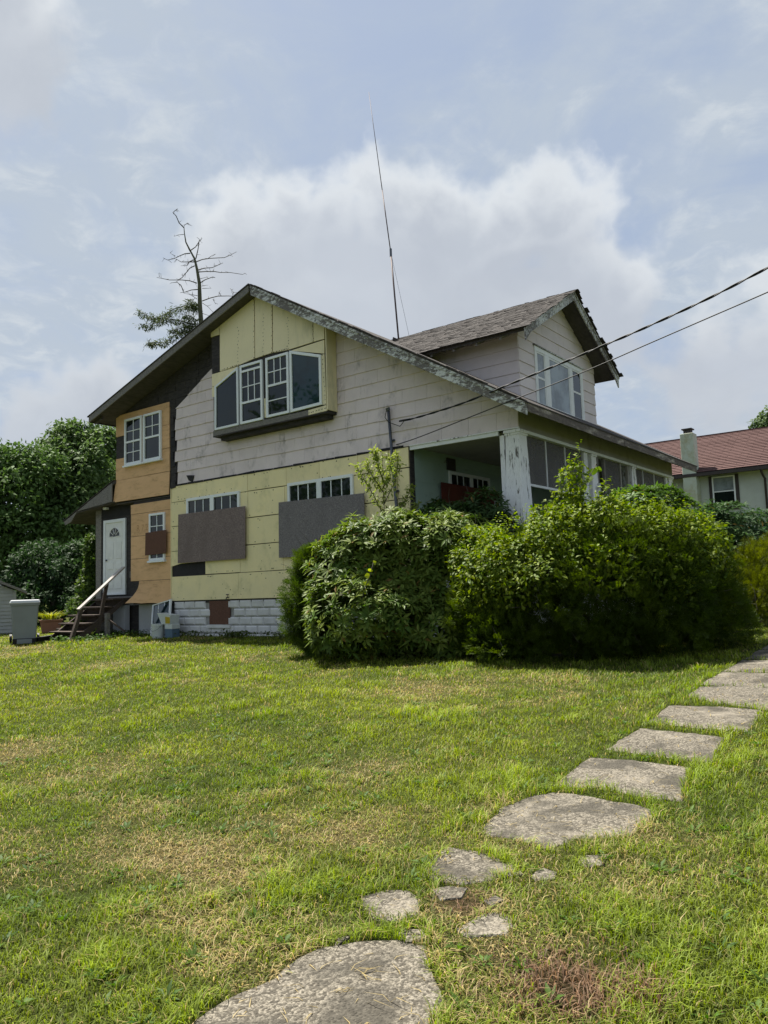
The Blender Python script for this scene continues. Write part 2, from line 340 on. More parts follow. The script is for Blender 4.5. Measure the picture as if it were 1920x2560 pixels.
# ------------------------------------------------------------------ ground
def vnoise(x, y, sc, seed=0):
    x = np.asarray(x)/sc + seed*17.3; y = np.asarray(y)/sc + seed*9.7
    xi, yi = np.floor(x), np.floor(y); fx, fy = x-xi, y-yi; fx = fx*fx*(3-2*fx); fy = fy*fy*(3-2*fy)
    def h(a, b): s = np.sin(a*127.1 + b*311.7 + seed*74.7)*43758.5453; return s-np.floor(s)
    return (h(xi,yi)*(1-fx)+h(xi+1,yi)*fx)*(1-fy) + (h(xi,yi+1)*(1-fx)+h(xi+1,yi+1)*fx)*fy
def gz(x, y):
    s = np.clip(y, -15, .9); return GA + GB*s + .022*(vnoise(x, y, 1.1, 3)-.5)*(np.abs(y) < 60)*np.clip((np.abs(x-4.3)-.8)*2, 0, 1)
DRY = [(460, 2130, .42, 1.0), (560, 2175, .35, .8), (870, 2080, .40, .8), (20, 1885, .55, .8), (700, 2060, .4, .55), (300, 1660, .9, .4), (560, 2400, .16, .9), (760, 2410, .14, .8), (650, 2460, .14, .8), (1130, 2360, .14, .6),
       (1180, 2270, .22, .8), (900, 1930, .5, .5), (250, 1930, .6, .45), (1400, 1700, .5, .45), (1290, 2100, .25, .6)]
BROWN = [(1400, 2470, .26, .9), (1150, 2260, .13, .9), (1560, 2480, .18, .5)]
DRYW = [(*PG(a, b)[:2], r, w) for a, b, r, w in DRY]; BROWNW = [(*PG(a, b)[:2], r, w) for a, b, r, w in BROWN]
def spots(S, x, y):
    o = np.zeros_like(x)
    for cx, cy, r, w in S:
        d = np.hypot(x-cx, y-cy)/r + .7*(vnoise(x, y, r*.6, 5)-.5); o = np.maximum(o, w*np.clip(1.35-d, 0, 1))
    return o
def dryness(x, y):
    n = .45*vnoise(x, y, 1.7, 1) + .33*vnoise(x, y, .5, 2) + .22*vnoise(x, y, .18, 4)
    return np.clip(np.maximum(np.clip((n-.53)*2.6, 0, .65), spots(DRYW, x, y)), 0, 1)
def lawncol(x, y):
    d = dryness(x, y)[:, None]; b = spots(BROWNW, x, y)[:, None]; k = vnoise(x, y, .9, 8)[:, None]
    g = np.array([.075,.125,.018])*(1-k) + np.array([.125,.175,.022])*k
    c = g*(1-d) + np.array([.30,.235,.095])*d
    return c*(1-b) + np.array([.085,.045,.028])*b
def build_ground():
    def axis(lo, a, b, hi, fine):
        near = np.arange(a, b, fine); l = a - np.geomspace(.5, a-lo, 16)[::-1]; h = b + np.geomspace(.5, hi-b, 16); return np.concatenate([l, near, h])
    xs = axis(-600, -18, 9, 600, .12); ys = axis(-600, -13, 7, 600, .12)
    X, Y = np.meshgrid(xs, ys); x, y = X.ravel(), Y.ravel(); V = np.stack([x, y, gz(x, y)], 1)
    nx, ny = len(xs), len(ys); i = np.arange(nx*ny).reshape(ny, nx)
    Fc = np.stack([i[:-1,:-1].ravel(), i[:-1,1:].ravel(), i[1:,1:].ravel(), i[1:,:-1].ravel()], 1)
    tag(fastmesh('ground', V, Fc, lawncol(x, y)*.62, M['ground'], loc=(0,0,0), smooth=True), kind='structure')
build_ground()

# path slabs (pixels of their corners on the sloping lawn)
SLABS = [[(482,2562),(560,2500),(689,2440),(740,2395),(810,2368),(900,2352),(1000,2352),(1056,2366),(1080,2420),(1114,2489),(1090,2562),(1060,2680),(300,2680)],
 [(905,2246),(960,2226),(1030,2232),(1065,2256),(1050,2290),(1000,2312),(930,2302)],
 [(1150,2325),(1200,2290),(1260,2288),(1295,2316),(1270,2335),(1170,2345)],
 [(1050,2195),(1075,2150),(1120,2120),(1200,2130),(1300,2165),(1310,2185),(1220,2200),(1150,2212)],
 [(985,2345),(1010,2325),(1060,2330),(1070,2350),(1020,2362)],[(1085,2235),(1120,2215),(1160,2222),(1150,2245),(1105,2255)],[(1330,2190),(1370,2172),(1405,2180),(1395,2200),(1345,2208)],[(820,2400),(850,2345),(880,2340),(870,2352),(835,2372)],[(1215,2250),(1245,2238),(1270,2250),(1240,2268)],
 [(1440,2160),(1470,2140),(1530,2140),(1520,2165),(1470,2172)],
 [(1200,2068),(1260,2020),(1330,1990),(1374,1982),(1480,1992),(1634,2025),(1610,2062),(1575,2090),(1450,2098),(1370,2125),(1290,2100),(1215,2090)],
 [(1473,1899),(1600,1908),(1712,1923),(1699,1999),(1620,1990),(1500,1970),(1387,1962)],
 [(1599,1825),(1700,1833),(1808,1847),(1773,1904),(1650,1890),(1521,1873)],
 [(1673,1767),(1800,1770),(1903,1778),(1864,1828),(1760,1820),(1627,1804)],
 [(1751,1719),(1850,1718),(1960,1726),(1916,1773),(1800,1757),(1721,1740)]]
SLABW = [[tuple(PG(a, b)[:2]) for a, b in s] for s in SLABS]
for i_, s in enumerate(SLABW):
    if i_ >= 11: c_ = np.mean(s, 0); SLABW[i_] = [tuple(c_+(np.array(p)-c_)*np.array([1.04, 1.10])) for p in s]
yy = SLABW[-1][0][1] + .12
while yy < 7.5:
    L_ = random.uniform(.85, 1.0); x0 = 3.9 + random.uniform(-.03, .03); SLABW.append([(x0, yy), (x0+.85, yy+random.uniform(-.03,.03)), (x0+.86, yy+L_), (x0+.01, yy+L_)]); yy += L_ + random.uniform(.05, .12)
path = thing('path', 'broken exposed aggregate slab path crossing the lawn to the porch', 'path', (4.3, -4, -.28), kind='structure')
del path['category']
SUBS = []
for s in SLABW:
    pts = []
    for i in range(len(s)):
        a, b = np.array(s[i]), np.array(s[(i+1) % len(s)]); n = max(2, int(np.linalg.norm(b-a)/.06))
        for k in range(n):
            p = a+(b-a)*k/n; q = vnoise(np.array([p[0]]), np.array([p[1]]), .12, 6)[0]-.5; q2 = vnoise(np.array([p[0]]), np.array([p[1]]), .12, 9)[0]-.5
            pts.append(p + np.array([q, q2])*(.05 if len(SUBS) < 11 else .03))
    SUBS.append(np.array(pts)); c = np.mean(pts, 0)
    T = [(p[0], p[1], GA+GB*min(p[1], .9)+.004 - .006*random.random()) for p in pts]; B = [(p[0]*1.0, p[1], t[2]-.09) for p, t in zip(pts, T)]
    inn = [tuple(np.array(t)+(np.array([c[0], c[1], t[2]])-np.array(t))*.04 + np.array([0, 0, .006])) for t in T]
    n = len(pts); mb = MB(); cz = GA+GB*min(c[1], .9)+.012
    area = sum(T[i][0]*T[(i+1) % n][1]-T[(i+1) % n][0]*T[i][1] for i in range(n))
    fl = (lambda f: f) if area > 0 else (lambda f: tuple(reversed(f)))
    mb.add(inn+T+B+[(c[0], c[1], cz)], [fl((i, (i+1) % n, 3*n)) for i in range(n)] + [fl((n+i, n+(i+1) % n, (i+1) % n, i)) for i in range(n)] + [fl((2*n+i, 2*n+(i+1) % n, n+(i+1) % n, n+i)) for i in range(n)])
    mb.build('slab', M['conc'], path, smooth=False)
def inpoly(x, y, poly):
    ins = np.zeros(len(x), bool); n = len(poly); j = n-1
    for i in range(n):
        xi, yi = poly[i]; xj, yj = poly[j]
        c = ((yi > y) != (yj > y)) & (x < (xj-xi)*(y-yi)/(yj-yi+1e-12)+xi); ins ^= c; j = i
    return ins


# ------------------------------------------------------------------ the old house
Z2 = lambda x, y: (400+x*500/1659, 650+y*500/1659)
Z1 = lambda x, y: (x*500/1475, 900+y*500/1475)
ZC = lambda x, y: (200+x*280/1630, 1240+y*280/1630)
RX, RZ = -6.37, 8.07
def TOPR(x): return RZ - .58*(x-RX)
def TOPL(x): return RZ + .313*(x-RX)
def clip(poly, a, b, c):            # keep a*u+b*v<=c
    out = []
    for i in range(len(poly)):
        p, q = poly[i], poly[(i+1) % len(poly)]; dp, dq = a*p[0]+b*p[1]-c, a*q[0]+b*q[1]-c
        if dp <= 0: out.append(p)
        if (dp < 0 < dq) or (dq < 0 < dp): t = dp/(dp-dq); out.append((p[0]+(q[0]-p[0])*t, p[1]+(q[1]-p[1])*t))
    return out
def area(p): return abs(sum(p[i][0]*p[(i+1) % len(p)][1]-p[(i+1) % len(p)][0]*p[i][1] for i in range(len(p))))/2 if len(p) > 2 else 0
def WY(y0): return lambda u, z, n: (u, y0-n, z)
def WX(x0): return lambda u, z, n: (x0+n, u, z)
def plate(name, mat, parent, poly, W, n0, n1, bevel=0, label=None):
    d = np.array(W(0, 0, n1))-np.array(W(0, 0, n0)); return MB().prism([W(u, z, n0) for u, z in poly], d).build(name, mat, parent, bevel=bevel, label=label)
def rect(u0, u1, z0, z1): return [(u0, z0), (u1, z0), (u1, z1), (u0, z1)]
def inset(poly, w):
    n = len(poly); A = sum(poly[i][0]*poly[(i+1) % n][1]-poly[(i+1) % n][0]*poly[i][1] for i in range(n)); sg = 1 if A > 0 else -1
    ln = []
    for i in range(n):
        p, q = np.array(poly[i]), np.array(poly[(i+1) % n]); d = (q-p)/np.linalg.norm(q-p); nr = np.array([-d[1], d[0]])*sg; ln.append((p+nr*w, d))
    out = []
    for i in range(n):
        (p, d), (q, e) = ln[i-1], ln[i]; t = np.linalg.solve(np.array([d, -e]).T, q-p); out.append(tuple(p+d*t[0]))
    return out
def window(parent, outer, W, fw=.06, n=.06, glass='glass', munt=(), rails=(), frame='vinyl', sill=False, name='window'):
    inn = inset(outer, fw); k = len(outer); mb = MB(); d = np.array(W(0, 0, n))-np.array(W(0, 0, 0))
    for i in range(k):
        j = (i+1) % k; mb.prism([W(*p, 0) for p in (outer[i], outer[j], inn[j], inn[i])], d)
    fr = mb.build(name, M[frame], parent, bevel=.006)
    plate('pane', M[glass], fr, inset(outer, fw-.005), W, n*.30, n*.30+.006)
    def bars(lst, w, n0, n1, nm):
        mb = MB(); d = np.array(W(0, 0, n1))-np.array(W(0, 0, n0))
        for (u0, z0, u1, z1) in lst:
            t = np.array([u1-u0, z1-z0]); t = t/np.linalg.norm(t); s = np.array([-t[1], t[0]])*w/2
            MB().prism([W(u0-s[0], z0-s[1], n0), W(u1-s[0], z1-s[1], n0), W(u1+s[0], z1+s[1], n0), W(u0+s[0], z0+s[1], n0)], d).build(nm, M[frame], fr); d = d*1.03
    bars(munt, .022, n*.30+.007, n*.30+.02, 'muntin'); bars(rails, .05, n*.30+.008, n*.85, 'sash_rail')
    if sill:
        us = [p[0] for p in outer]; z0 = min(p[1] for p in outer); plate('sill', M[frame], fr, rect(min(us)-.03, max(us)+.03, z0-.05, z0-.003), W, 0, n+.03)
    return fr
def grid(u0, u1, z0, z1, cols, rows):
    return [(u0+(u1-u0)*i/cols, z0, u0+(u1-u0)*i/cols, z1) for i in range(1, cols)] + [(u0, z0+(z1-z0)*i/rows, u1, z0+(z1-z0)*i/rows) for i in range(1, rows)]

house = thing('old_house', 'neglected two storey house with bare yellow foam panels, boarded windows and grey siding', 'house', (-5.5, 4.5, -.1))
# core walls (dark boards and tar paper behind the cladding)
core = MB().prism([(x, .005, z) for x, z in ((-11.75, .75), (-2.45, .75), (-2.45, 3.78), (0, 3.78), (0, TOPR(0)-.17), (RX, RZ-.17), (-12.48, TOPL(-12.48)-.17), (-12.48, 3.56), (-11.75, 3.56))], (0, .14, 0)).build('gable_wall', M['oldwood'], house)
MB().box(-12.48, -12.34, .146, 9, 3.56, TOPL(-12.48)-.17).box(-12.48, -2.6, 8.86, 9, .5, 5.9).build('rear_wall', M['oldwood'], house)
# siding pieces
dA, dB = PY(*Z2(425, 910)), PY(*Z1(1270, 395)); DX, DZ = dA[0]-dB[0], dA[2]-dB[2]
bayL, bayR = PY(*Z2(440, 1470), -.35)[0], PY(*Z2(1385, 1250), -.35)[0]
rows = [3.795, 4.13] + [4.13+.2815*k for k in range(1, 15)]
random.seed(3)
for r in range(len(rows)-1):
    z0, z1 = rows[r], rows[r+1]; u = -10.2 + (.3 if r % 2 else 0); rag = -9.88+random.uniform(-.07, .07)
    if z0 < 4.3: rag = -9.80
    while u < .1:
        w = .61; a, b = u+.002, u+w-.002
        p = [(a, z0-random.uniform(0,.006)), (a+.2, z0-random.uniform(-.003,.008)), (a+.4, z0-random.uniform(-.003,.008)), (b, z0-random.uniform(0,.006)), (b, z1-.002), (a, z1-.002)]
        p = clip(p, 1, 0, .0); p = clip(p, .58, 1, TOPR(0)-.172) if p else p; p = clip(p, -.313, 1, TOPL(0)-.172) if p else p
        p = clip(p, -1, 0, -rag) if p else p
        p = clip(p, -DZ, DX, -DZ*dB[0]+DX*dB[2]) if p else p
        u += w
        if area(p) < .004: continue
        us = [q[0] for q in p]
        if min(us) > bayL+.05 and max(us) < bayR-.05 and z0 > 4.85: continue
        lap = lambda z: .012 + .020*(z1-z)/(z1-z0)
        mb = MB(); n = len(p); mb.add([(q[0], -lap(q[1]), q[1]) for q in p] + [(q[0], .003, q[1]) for q in p],
            [tuple(range(n)) if True else 0, tuple(reversed(range(n, 2*n)))] + [(i, n+i, n+(i+1) % n, (i+1) % n) for i in range(n)])
        mb.build('siding_shingle', M['siding'], core)
# torn tar paper strip beside the siding
random.seed(5)
for z in np.arange(3.72, 5.5, .19):
    w = random.uniform(.10, .24); plate('torn_felt', M['tar'] if random.random() < .6 else M['oldwood'], core, [(-10.06, z), (-10.06+w, z+random.uniform(-.03,.03)), (-10.06+w*.9, z+.2), (-10.06, z+.185)], WY(0), .001, random.uniform(.02, .05))
plate('torn_felt', M['tar'], core, [(-9.33, 3.86), (-9.18, 3.80), (-9.12, 3.97), (-9.42, 4.0)], WY(0), .035, .05)
for i, x in enumerate(np.arange(-10.0, -2.6, .62)):
    plate('flashing', M['tar'], core, [(x, 3.775+random.uniform(-.01,.01)), (x+.6, 3.775+random.uniform(-.012,.012)), (x+.6, 3.815+random.uniform(-.012,.012)), (x, 3.815+random.uniform(-.01,.01))], WY(0), .036, .045)
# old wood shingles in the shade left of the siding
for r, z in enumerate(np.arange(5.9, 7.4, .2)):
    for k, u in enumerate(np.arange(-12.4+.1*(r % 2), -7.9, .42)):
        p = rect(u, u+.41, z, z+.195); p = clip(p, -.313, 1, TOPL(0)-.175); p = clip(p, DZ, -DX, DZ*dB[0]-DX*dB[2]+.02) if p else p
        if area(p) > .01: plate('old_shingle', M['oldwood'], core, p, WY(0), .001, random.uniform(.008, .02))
# foundation of panel-faced blocks
fnd = MB().box(-10.0, -2.46, .03, .4, -.3, .80).build('foundation', M['mortar'], house)
def block_mesh(w):
    mb = MB(); h = .19; i = .035; o = [(-w/2,0,-h/2),(w/2,0,-h/2),(w/2,0,h/2),(-w/2,0,h/2)]
    p1 = [(x*(1-2*i*.6/w), -.022, z*(1-2*i*.6/h)) for x, _, z in o]; p2 = [(x*(1-2*i*1.3/w), -.032, z*(1-2*i*1.0/h)) for x, _, z in o]; bk = [(x, .05, z) for x, _, z in o]
    mb.add(bk+o+p1+p2, [(b*4+i_, b*4+(i_+1) % 4, b*4+4+(i_+1) % 4, b*4+4+i_) for b in range(3) for i_ in range(4)]+[(12, 13, 14, 15)])
    me = bpy.data.meshes.new('block'); me.from_pydata(mb.v, [], mb.f); me.materials.append(M['block']); return me
bfull, bhalf = block_mesh(.40), block_mesh(.196)
for r in range(5):
    z = .70 - .2*r; x = -9.995
    while x < -2.5:
        w = .408; half = (r % 2 == 1 and x < -9.99)
        if half: w = .204
        c = x+w/2
        if not (-8.66 < c < -7.84 and z > .18): link('block', bhalf if half else bfull, (c, .012, z), fnd)
        x += w
plate('cellar_board', M['osb3'], house, rect(-8.62, -7.87, .22, .79), WY(0), -.01, .012)
plate('cellar_sill', M['block'], fnd, rect(-8.66, -7.83, .14, .215), WY(0), 0, .06)
# yellow foam sheets
FO = []
R4 = [-10.05, -9.02, -7.18, -5.9, -4.88, -3.79, -2.97, -2.47]
for a, b in zip(R4, R4[1:]): FO.append((a, b, 3.36, 3.775))
for (z0, z1, xs) in ((.815, 1.435, (-10.05, -7.53, -5.05, -2.47)), (2.09, 2.72, (-10.06, -8.6, -7.17, -5.97, -4.5, -2.79)), (2.73, 3.35, (-10.06, -8.8, -7.17, -5.96, -4.3, -2.77)), (1.445, 2.08, (-8.73, -7.47, -6.03, -4.6, -2.78))):
    for a, b in zip(xs, xs[1:]): FO.append((a, b, z0, z1))
FO += [(-2.76, -2.47, 2.75, 3.35), (-2.77, -2.47, 2.1, 2.74), (-2.77, -2.47, 1.445, 2.09)]
random.seed(4); nails = MB()
for a, b, z0, z1 in FO:
    j = lambda: random.uniform(-.004, .004)
    plate('foam_sheet', M['foam'], core, [(a+.005, z0+.005+j()), (b-.005, z0+.005+j()), (b-.005, z1-.004+j()), (a+.005, z1-.004+j())], WY(0), .0, .028+random.uniform(0, .006))
    for k in range(int((b-a)*7)):
        u, z, rr = random.uniform(a+.05, b-.05), random.choice((z0+.05, z1-.05, random.uniform(z0, z1))), random.uniform(.008, .014)
        nails.prism([(u+rr*math.cos(t), -.035, z+rr*math.sin(t)) for t in np.arange(0, 6.2, 1.05)], (0, -.003, 0))
plate('foam_sheet', M['foam'], core, [(-10.06, 1.70), (-9.72, 1.755), (-8.74, 1.775), (-8.74, 2.08), (-10.06, 2.08)], WY(0), 0, .03)
plate('bare_felt', M['tar'], core, rect(-10.03, -8.74, 1.44, 1.78), WY(0), .001, .006)
plate('foam_edge', M['foam'], core, rect(-10.085, -10.062, .82, 3.75), WY(0), 0, .035)
# ground floor windows and boards
for u0, u1 in ((-9.39, -7.42), (-5.82, -3.9)):
    um = (u0+u1)/2; f = []
    for a, b in ((u0+.02, um-.035), (um+.035, u1-.02)): f += [(a+(b-a)*k/3, 2.6, a+(b-a)*k/3, 3.34) for k in (1, 2)]
    w = window(house, rect(u0, u1, 2.2, 3.39), WY(-.034), .07, .055, 'glass', f, [(um, 2.25, um, 3.33)])
    plate('centre_post', M['vinyl'], w, rect(um-.07, um+.07, 2.26, 3.322), WY(-.034), .03, .058)
plate('board', M['osb'], house, [(-9.71, 1.765), (-7.215, 1.76), (-7.19, 3.0), (-9.68, 3.01)], WY(0), .094, .106, label='brown weathered chipboard over the window')
plate('board', M['osb2'], house, [(-6.1, 1.72), (-3.6, 1.70), (-3.585, 2.94), (-6.08, 2.98)], WY(0), .094, .106, label='grey weathered chipboard over the window')
# orange foam, upper
def pz(L, f, v): return [tuple(PY(*f(a, b), v)[[0, 2]]) for a, b in L]
xo0, xo1 = -12.52, -10.13
for z0, z1, a in ((4.205, 4.815, xo0), (4.83, 5.44, -12.1), (5.45, 6.05, xo0)):
    plate('foam_sheet', M['orange'], core, [(a, z0), (xo1, z0), (xo1, z1), (a, z1)], WY(0), .0, .028)
MB().add([(xo0-.06, -.075, 3.60), (xo1, -.06, 3.585), (xo1, -.03, 4.19), (xo0, -.032, 4.2), (xo0-.06, -.05, 3.60), (xo1, -.035, 3.585), (xo1, -.004, 4.19), (xo0, -.004, 4.2)],
         [(0,1,2,3),(7,6,5,4),(0,4,5,1),(1,5,6,2),(2,6,7,3),(3,7,4,0)]).build('foam_sheet', M['orange'], core)
tx = bpy.data.curves.new('print', 'FONT'); tx.body = 'R 7.2'; tx.size = .24; to = bpy.data.objects.new('tmp', tx); COL.objects.link(to); bpy.context.view_layer.update()
tm = bpy.data.meshes.new_from_object(to.evaluated_get(bpy.context.evaluated_depsgraph_get())); bpy.data.objects.remove(to)
tm.materials.clear(); tm.materials.append(M['print']); po = link('printed_lettering', tm, (-11.58, -.0145, 2.72), core); po.rotation_euler = (math.pi/2, 0, 0)
plate('grey_board', M['oldwood'], core, rect(xo0, -12.11, 4.82, 5.44), WY(0), 0, .016)
for u0, u1 in ((-12.05, -11.27), (-11.19, -10.43)):
    window(house, rect(u0, u1, 4.57, 5.87), WY(-.03), .065, .06, 'glass', grid(u0+.06, u1-.06, 5.21, 5.81, 2, 2)+(grid(u0+.06, u1-.06, 4.63, 5.2, 2, 2) if u0 < -12 else []), [(u0+.05, 5.21, u1-.05, 5.21)], sill=True)
# orange foam, lower, with curling bottom sheet
xl0, xl1 = -11.84, -10.10
for z0, z1 in ((3.20, 3.46), (2.59, 3.19), (1.98, 2.58), (1.38, 1.97)): plate('foam_sheet', M['orange'], core, rect(xl0+random.uniform(-.01,.01), xl1, z0, z1), WY(.0), .0, .012)
cur = MB(); nu, nv = 8, 6; vs = []
for t in range(2):
    for j in range(nv+1):
        z = 1.37-.60*j/nv; lft = -11.46-.42*(j/nv)**2.2
        for i in range(nu+1):
            u = lft+(xl1-lft)*i/nu; vs.append((u, -.014-.16*(j/nv)**2*(1-i/nu)-.02*t*-1, z+.03*(1-i/nu)*(j/nv)-.012*((i*7+j) % 3 == 0)*(j == nv)))
q = (nu+1)*(nv+1); fs = []
for j in range(nv):
    for i in range(nu): a = j*(nu+1)+i; fs += [(a, a+nu+1, a+nu+2, a+1), (q+a+1, q+a+nu+2, q+a+nu+1, q+a)]
rim = [i for i in range(nu+1)] + [(j+1)*(nu+1)+nu for j in range(nv)] + [nv*(nu+1)+i for i in range(nu-1, -1, -1)] + [j*(nu+1) for j in range(nv-1, 0, -1)]
fs += [(rim[k], rim[(k+1) % len(rim)], q+rim[(k+1) % len(rim)], q+rim[k]) for k in range(len(rim))]
cur.add(vs, fs).build('foam_sheet', M['orange'], core, smooth=False, label='curled orange foam sheet at the bottom')
u0, u1 = -10.98, -10.32
window(house, rect(u0, u1, 1.89, 3.14), WY(-.012), .06, .05, 'glass', grid(u0+.05, u1-.05, 2.5, 3.09, 2, 2)+grid(u0+.05, u1-.05, 1.93, 2.5, 2, 2), sill=True)
plate('board', M['osb3'], house, [(-11.1, 2.04), (-10.21, 2.05), (-10.2, 2.66), (-11.08, 2.64)], WY(0), .075, .088, label='small brown board over the narrow window')
box('foundation', M['concfound'], house, -11.66, -10.02, .12, .4, -.3, .80)
# entry lean-to with door
ent = MB().box(-13.85, -11.745, .24, .36, .74, 3.7).box(-13.85, -13.7, .36, 2, .74, 3.5).build('entry_wall', M['oldwood'], house)
random.seed(9)
for a, b in ((-13.86, -13.62), (-12.18, -12.0), (-11.99, -11.8)):
    plate('board', M['graywood'] if a < -13 else M['oldwood'], ent, [(a, .8), (b, .8), (b+.01, 3.5), (a-.03, 3.5)], WY(.24), .001, .02)
plate('board', M['tar'], ent, rect(-13.6, -11.8, 3.24, 3.56), WY(.24), .001, .012)
plate('board', M['graywood'], ent, rect(-12.2, -11.76, 1.48, 1.66), WY(.24), .021, .04); plate('board', M['graywood'], ent, rect(-13.2, -11.7, .74, .98), WY(.24), .021, .05)
dr = MB()
d0, d1, dz0, dz1 = -13.46, -12.40, 1.03, 3.17
for p in (rect(d0, d0+.09, dz0, dz1), rect(d1-.09, d1, dz0, dz1), rect(d0+.09, d1-.09, dz1-.09, dz1), rect(d0+.09, d1-.09, dz0, dz0+.05)): dr.prism([(u, .238, z) for u, z in p], (0, -.05, 0))
door = dr.build('door', M['vinyl'], house, bevel=.006, label='white panelled front door with a fan light')
plate('door_leaf', M['whitepaint'], door, rect(d0+.09, d1-.09, dz0+.05, dz1-.09), WY(.238), .0, .025)
pc = (d0+d1)/2
for sx in (-1, 1):
    for z0, z1 in ((1.20, 1.62), (1.75, 1.95), (2.05, 2.52)):
        a, b = sorted((pc+sx*.06, pc+sx*.33)); plate('door_panel', M['whitepaint'], door, rect(a, b, z0, z1), WY(.238), .026, .036, bevel=.008)
fan = [(pc+.25*math.cos(t), 2.68+.25*math.sin(t)) for t in np.linspace(0, math.pi, 13)]
plate('fan_light', M['glass'], door, fan, WY(.238), .026, .030)
mb = MB()
for t in np.linspace(0, math.pi, 6): mb.bar((pc+.07*math.cos(t), .205, 2.68+.07*math.sin(t)), (pc+.25*math.cos(t), .205, 2.68+.25*math.sin(t)), .014, .014, (0,1,0))
mb.tube([(pc+.255*math.cos(t), .207, 2.68+.255*math.sin(t)) for t in np.linspace(0, math.pi, 13)], .012, 6); mb.build('fan_bars', M['whitepaint'], door)
MB().lathe((d0+.15, .19, 2.02), [(.0, -.03), (.022, -.02), (.03, 0), (.022, .02), (0, .03)], 10).build('door_knob', M['metal'], door, smooth=True)
box('light_fitting', M['whitepaint'], house, -13.28, -13.14, .06, .16, 3.47, 3.53)
E0, E1 = (-12.50, 4.20), (-15.0, 3.27)
er = MB().prism([(E0[0], -.10, E0[1]), (E1[0], -.10, E1[1]), (E1[0], -.10, E1[1]-.07), (E0[0], -.10, E0[1]-.09)], (0, 2.4, 0)).build('entry_roof', M['soffit'], house)
MB().prism([(E0[0], -.13, E0[1]+.03), (E1[0]-.05, -.13, E1[1]+.01), (E1[0]-.05, -.13, E1[1]-.012), (E0[0], -.13, E0[1]+.004)], (0, 2.4, 0)).build('shingle_layer', M['shingle'], er)
fr = [(-12.56, 4.15), (-15.0, 3.25), (-14.95, 3.14), (-14.62, 3.22), (-14.32, 3.50), (-12.56, 3.62)]
xs = [-15.0, -14.55, -14.2, -13.8, -13.45, -13.05, -12.8, -12.56]
for a, b in zip(xs, xs[1:]):
    p = clip(clip(fr, -1, 0, -a-.004), 1, 0, b-.004)
    if area(p) > .003: plate('board', M['graywood'], er, p, WY(-.10), .003, .02+random.uniform(0, .006))
MB().prism([(-12.5, .23, 3.60), (-14.3, .23, 3.46), (-14.3, .23, 3.48), (-12.5, .23, 3.62)], (0, -.33, 0)).build('soffit', M['soffit'], er)
MB().box(-13.84, -11.67, .30, .42, -.3, .735).build('skirting', M['oldwood'], house)
box('sill_board', M['soffit'], house, -12.5, -10.1, -.02, .24, 3.535, 3.556)

# bay window
BY = -.35
zb = 4.77; bx0, bx1 = bayL, bayR
bay = MB().prism([(x, BY+.03, z) for x, z in ((bx0, zb), (bx1, zb), (bx1, TOPR(bx1)-.175), (RX, RZ-.175), (bx0, TOPL(bx0)-.175))], (0, .30, 0)).build('bay', M['oldwood'], house)
def bp(L, name, mat, n1=.03, up=False):
    p = pz(L, Z2, BY)
    if up: p = clip(clip(p, .58, 1, TOPR(0)-.178), -.313, 1, TOPL(0)-.178)
    if area(p) > .001: plate(name, M[mat], bay, p, WY(BY+.03), .001, n1)
bp([(422,540),(490,480),(490,618),(422,640)], 'foam_sheet', 'foam_bay', .03, True)
bp([(425,648),(490,626),(492,925),(430,945)], 'grey_board', 'oldwood', .022)
bp([(495,450),(778,200),(783,815),(650,872),(497,925)], 'foam_sheet', 'foam_bay', .03, True)
bp([(786,200),(927,200),(929,768),(790,815)], 'foam_sheet', 'foam_bay', .032, True)
bp([(934,200),(1264,350),(1268,680),(1060,745),(937,768)], 'foam_sheet', 'foam_bay', .03, True)
bp([(1270,350),(1362,400),(1362,653),(1273,678)], 'foam_sheet', 'foam_bay', .033, True)
bp([(1085,752),(1362,662),(1362,776)], 'foam_sheet', 'foam_bay', .031)
bp([(430,950),(650,882),(650,890),(457,1046),(432,1050)], 'foam_sheet', 'foam_bay', .031)
bp([(430,1052),(453,1052),(453,1135),(431,1135)], 'foam_sheet', 'foam_bay', .03)
bp([(1338,786),(1362,780),(1380,1200),(1348,1200)], 'foam_sheet', 'foam_bay', .03)
bp([(1230,1247),(1380,1203),(1383,1250),(1232,1287)], 'foam_sheet', 'foam_bay', .033)
bp([(862,1150),(885,1145),(890,1300),(868,1310)], 'foam_sheet', 'foam_bay', .03)
nb = MB(); random.seed(8)
for ln in (((780,330),(784,810)),((930,390),(930,765)),((650,560),(650,870)),((860,450),(860,790)),((1060,480),(1060,740)),((1270,520),(1272,680)),((500,915),(650,868)),((940,765),(1060,735)),((1352,790),(1368,1195)),((1240,1268),(1375,1228))):
    for t in np.linspace(0, 1, 12):
        a = np.array(ln[0])*(1-t)+np.array(ln[1])*t; p = PY(*Z2(a[0]+random.uniform(-7, 7), a[1]), BY); rr = random.uniform(.007, .012)
        nb.prism([(p[0]+rr*math.cos(q), BY-.004, p[2]+rr*math.sin(q)) for q in np.arange(0, 6.2, 1.05)], (0, -.003, 0))
nb.build('bay_nails', M['tar'], bay, kind='stuff'); nails.build('nails', M['tar'], core, kind='stuff')
plate('skirt_board', M['peel'] if False else M['graywood'], bay, pz([(440,1420),(1230,1245),(1232,1287),(440,1472)], Z2, BY), WY(BY+.03), .001, .028)
MB().box(bx0, bx1, BY, .0, zb-.03, zb-.004).build('bay_floor', M['oldwood'], bay)
MB().box(bx0+.15, bx1-.1, BY+.12, -.03, zb-.12, zb-.032).build('bay_beam', M['oldwood'], bay)
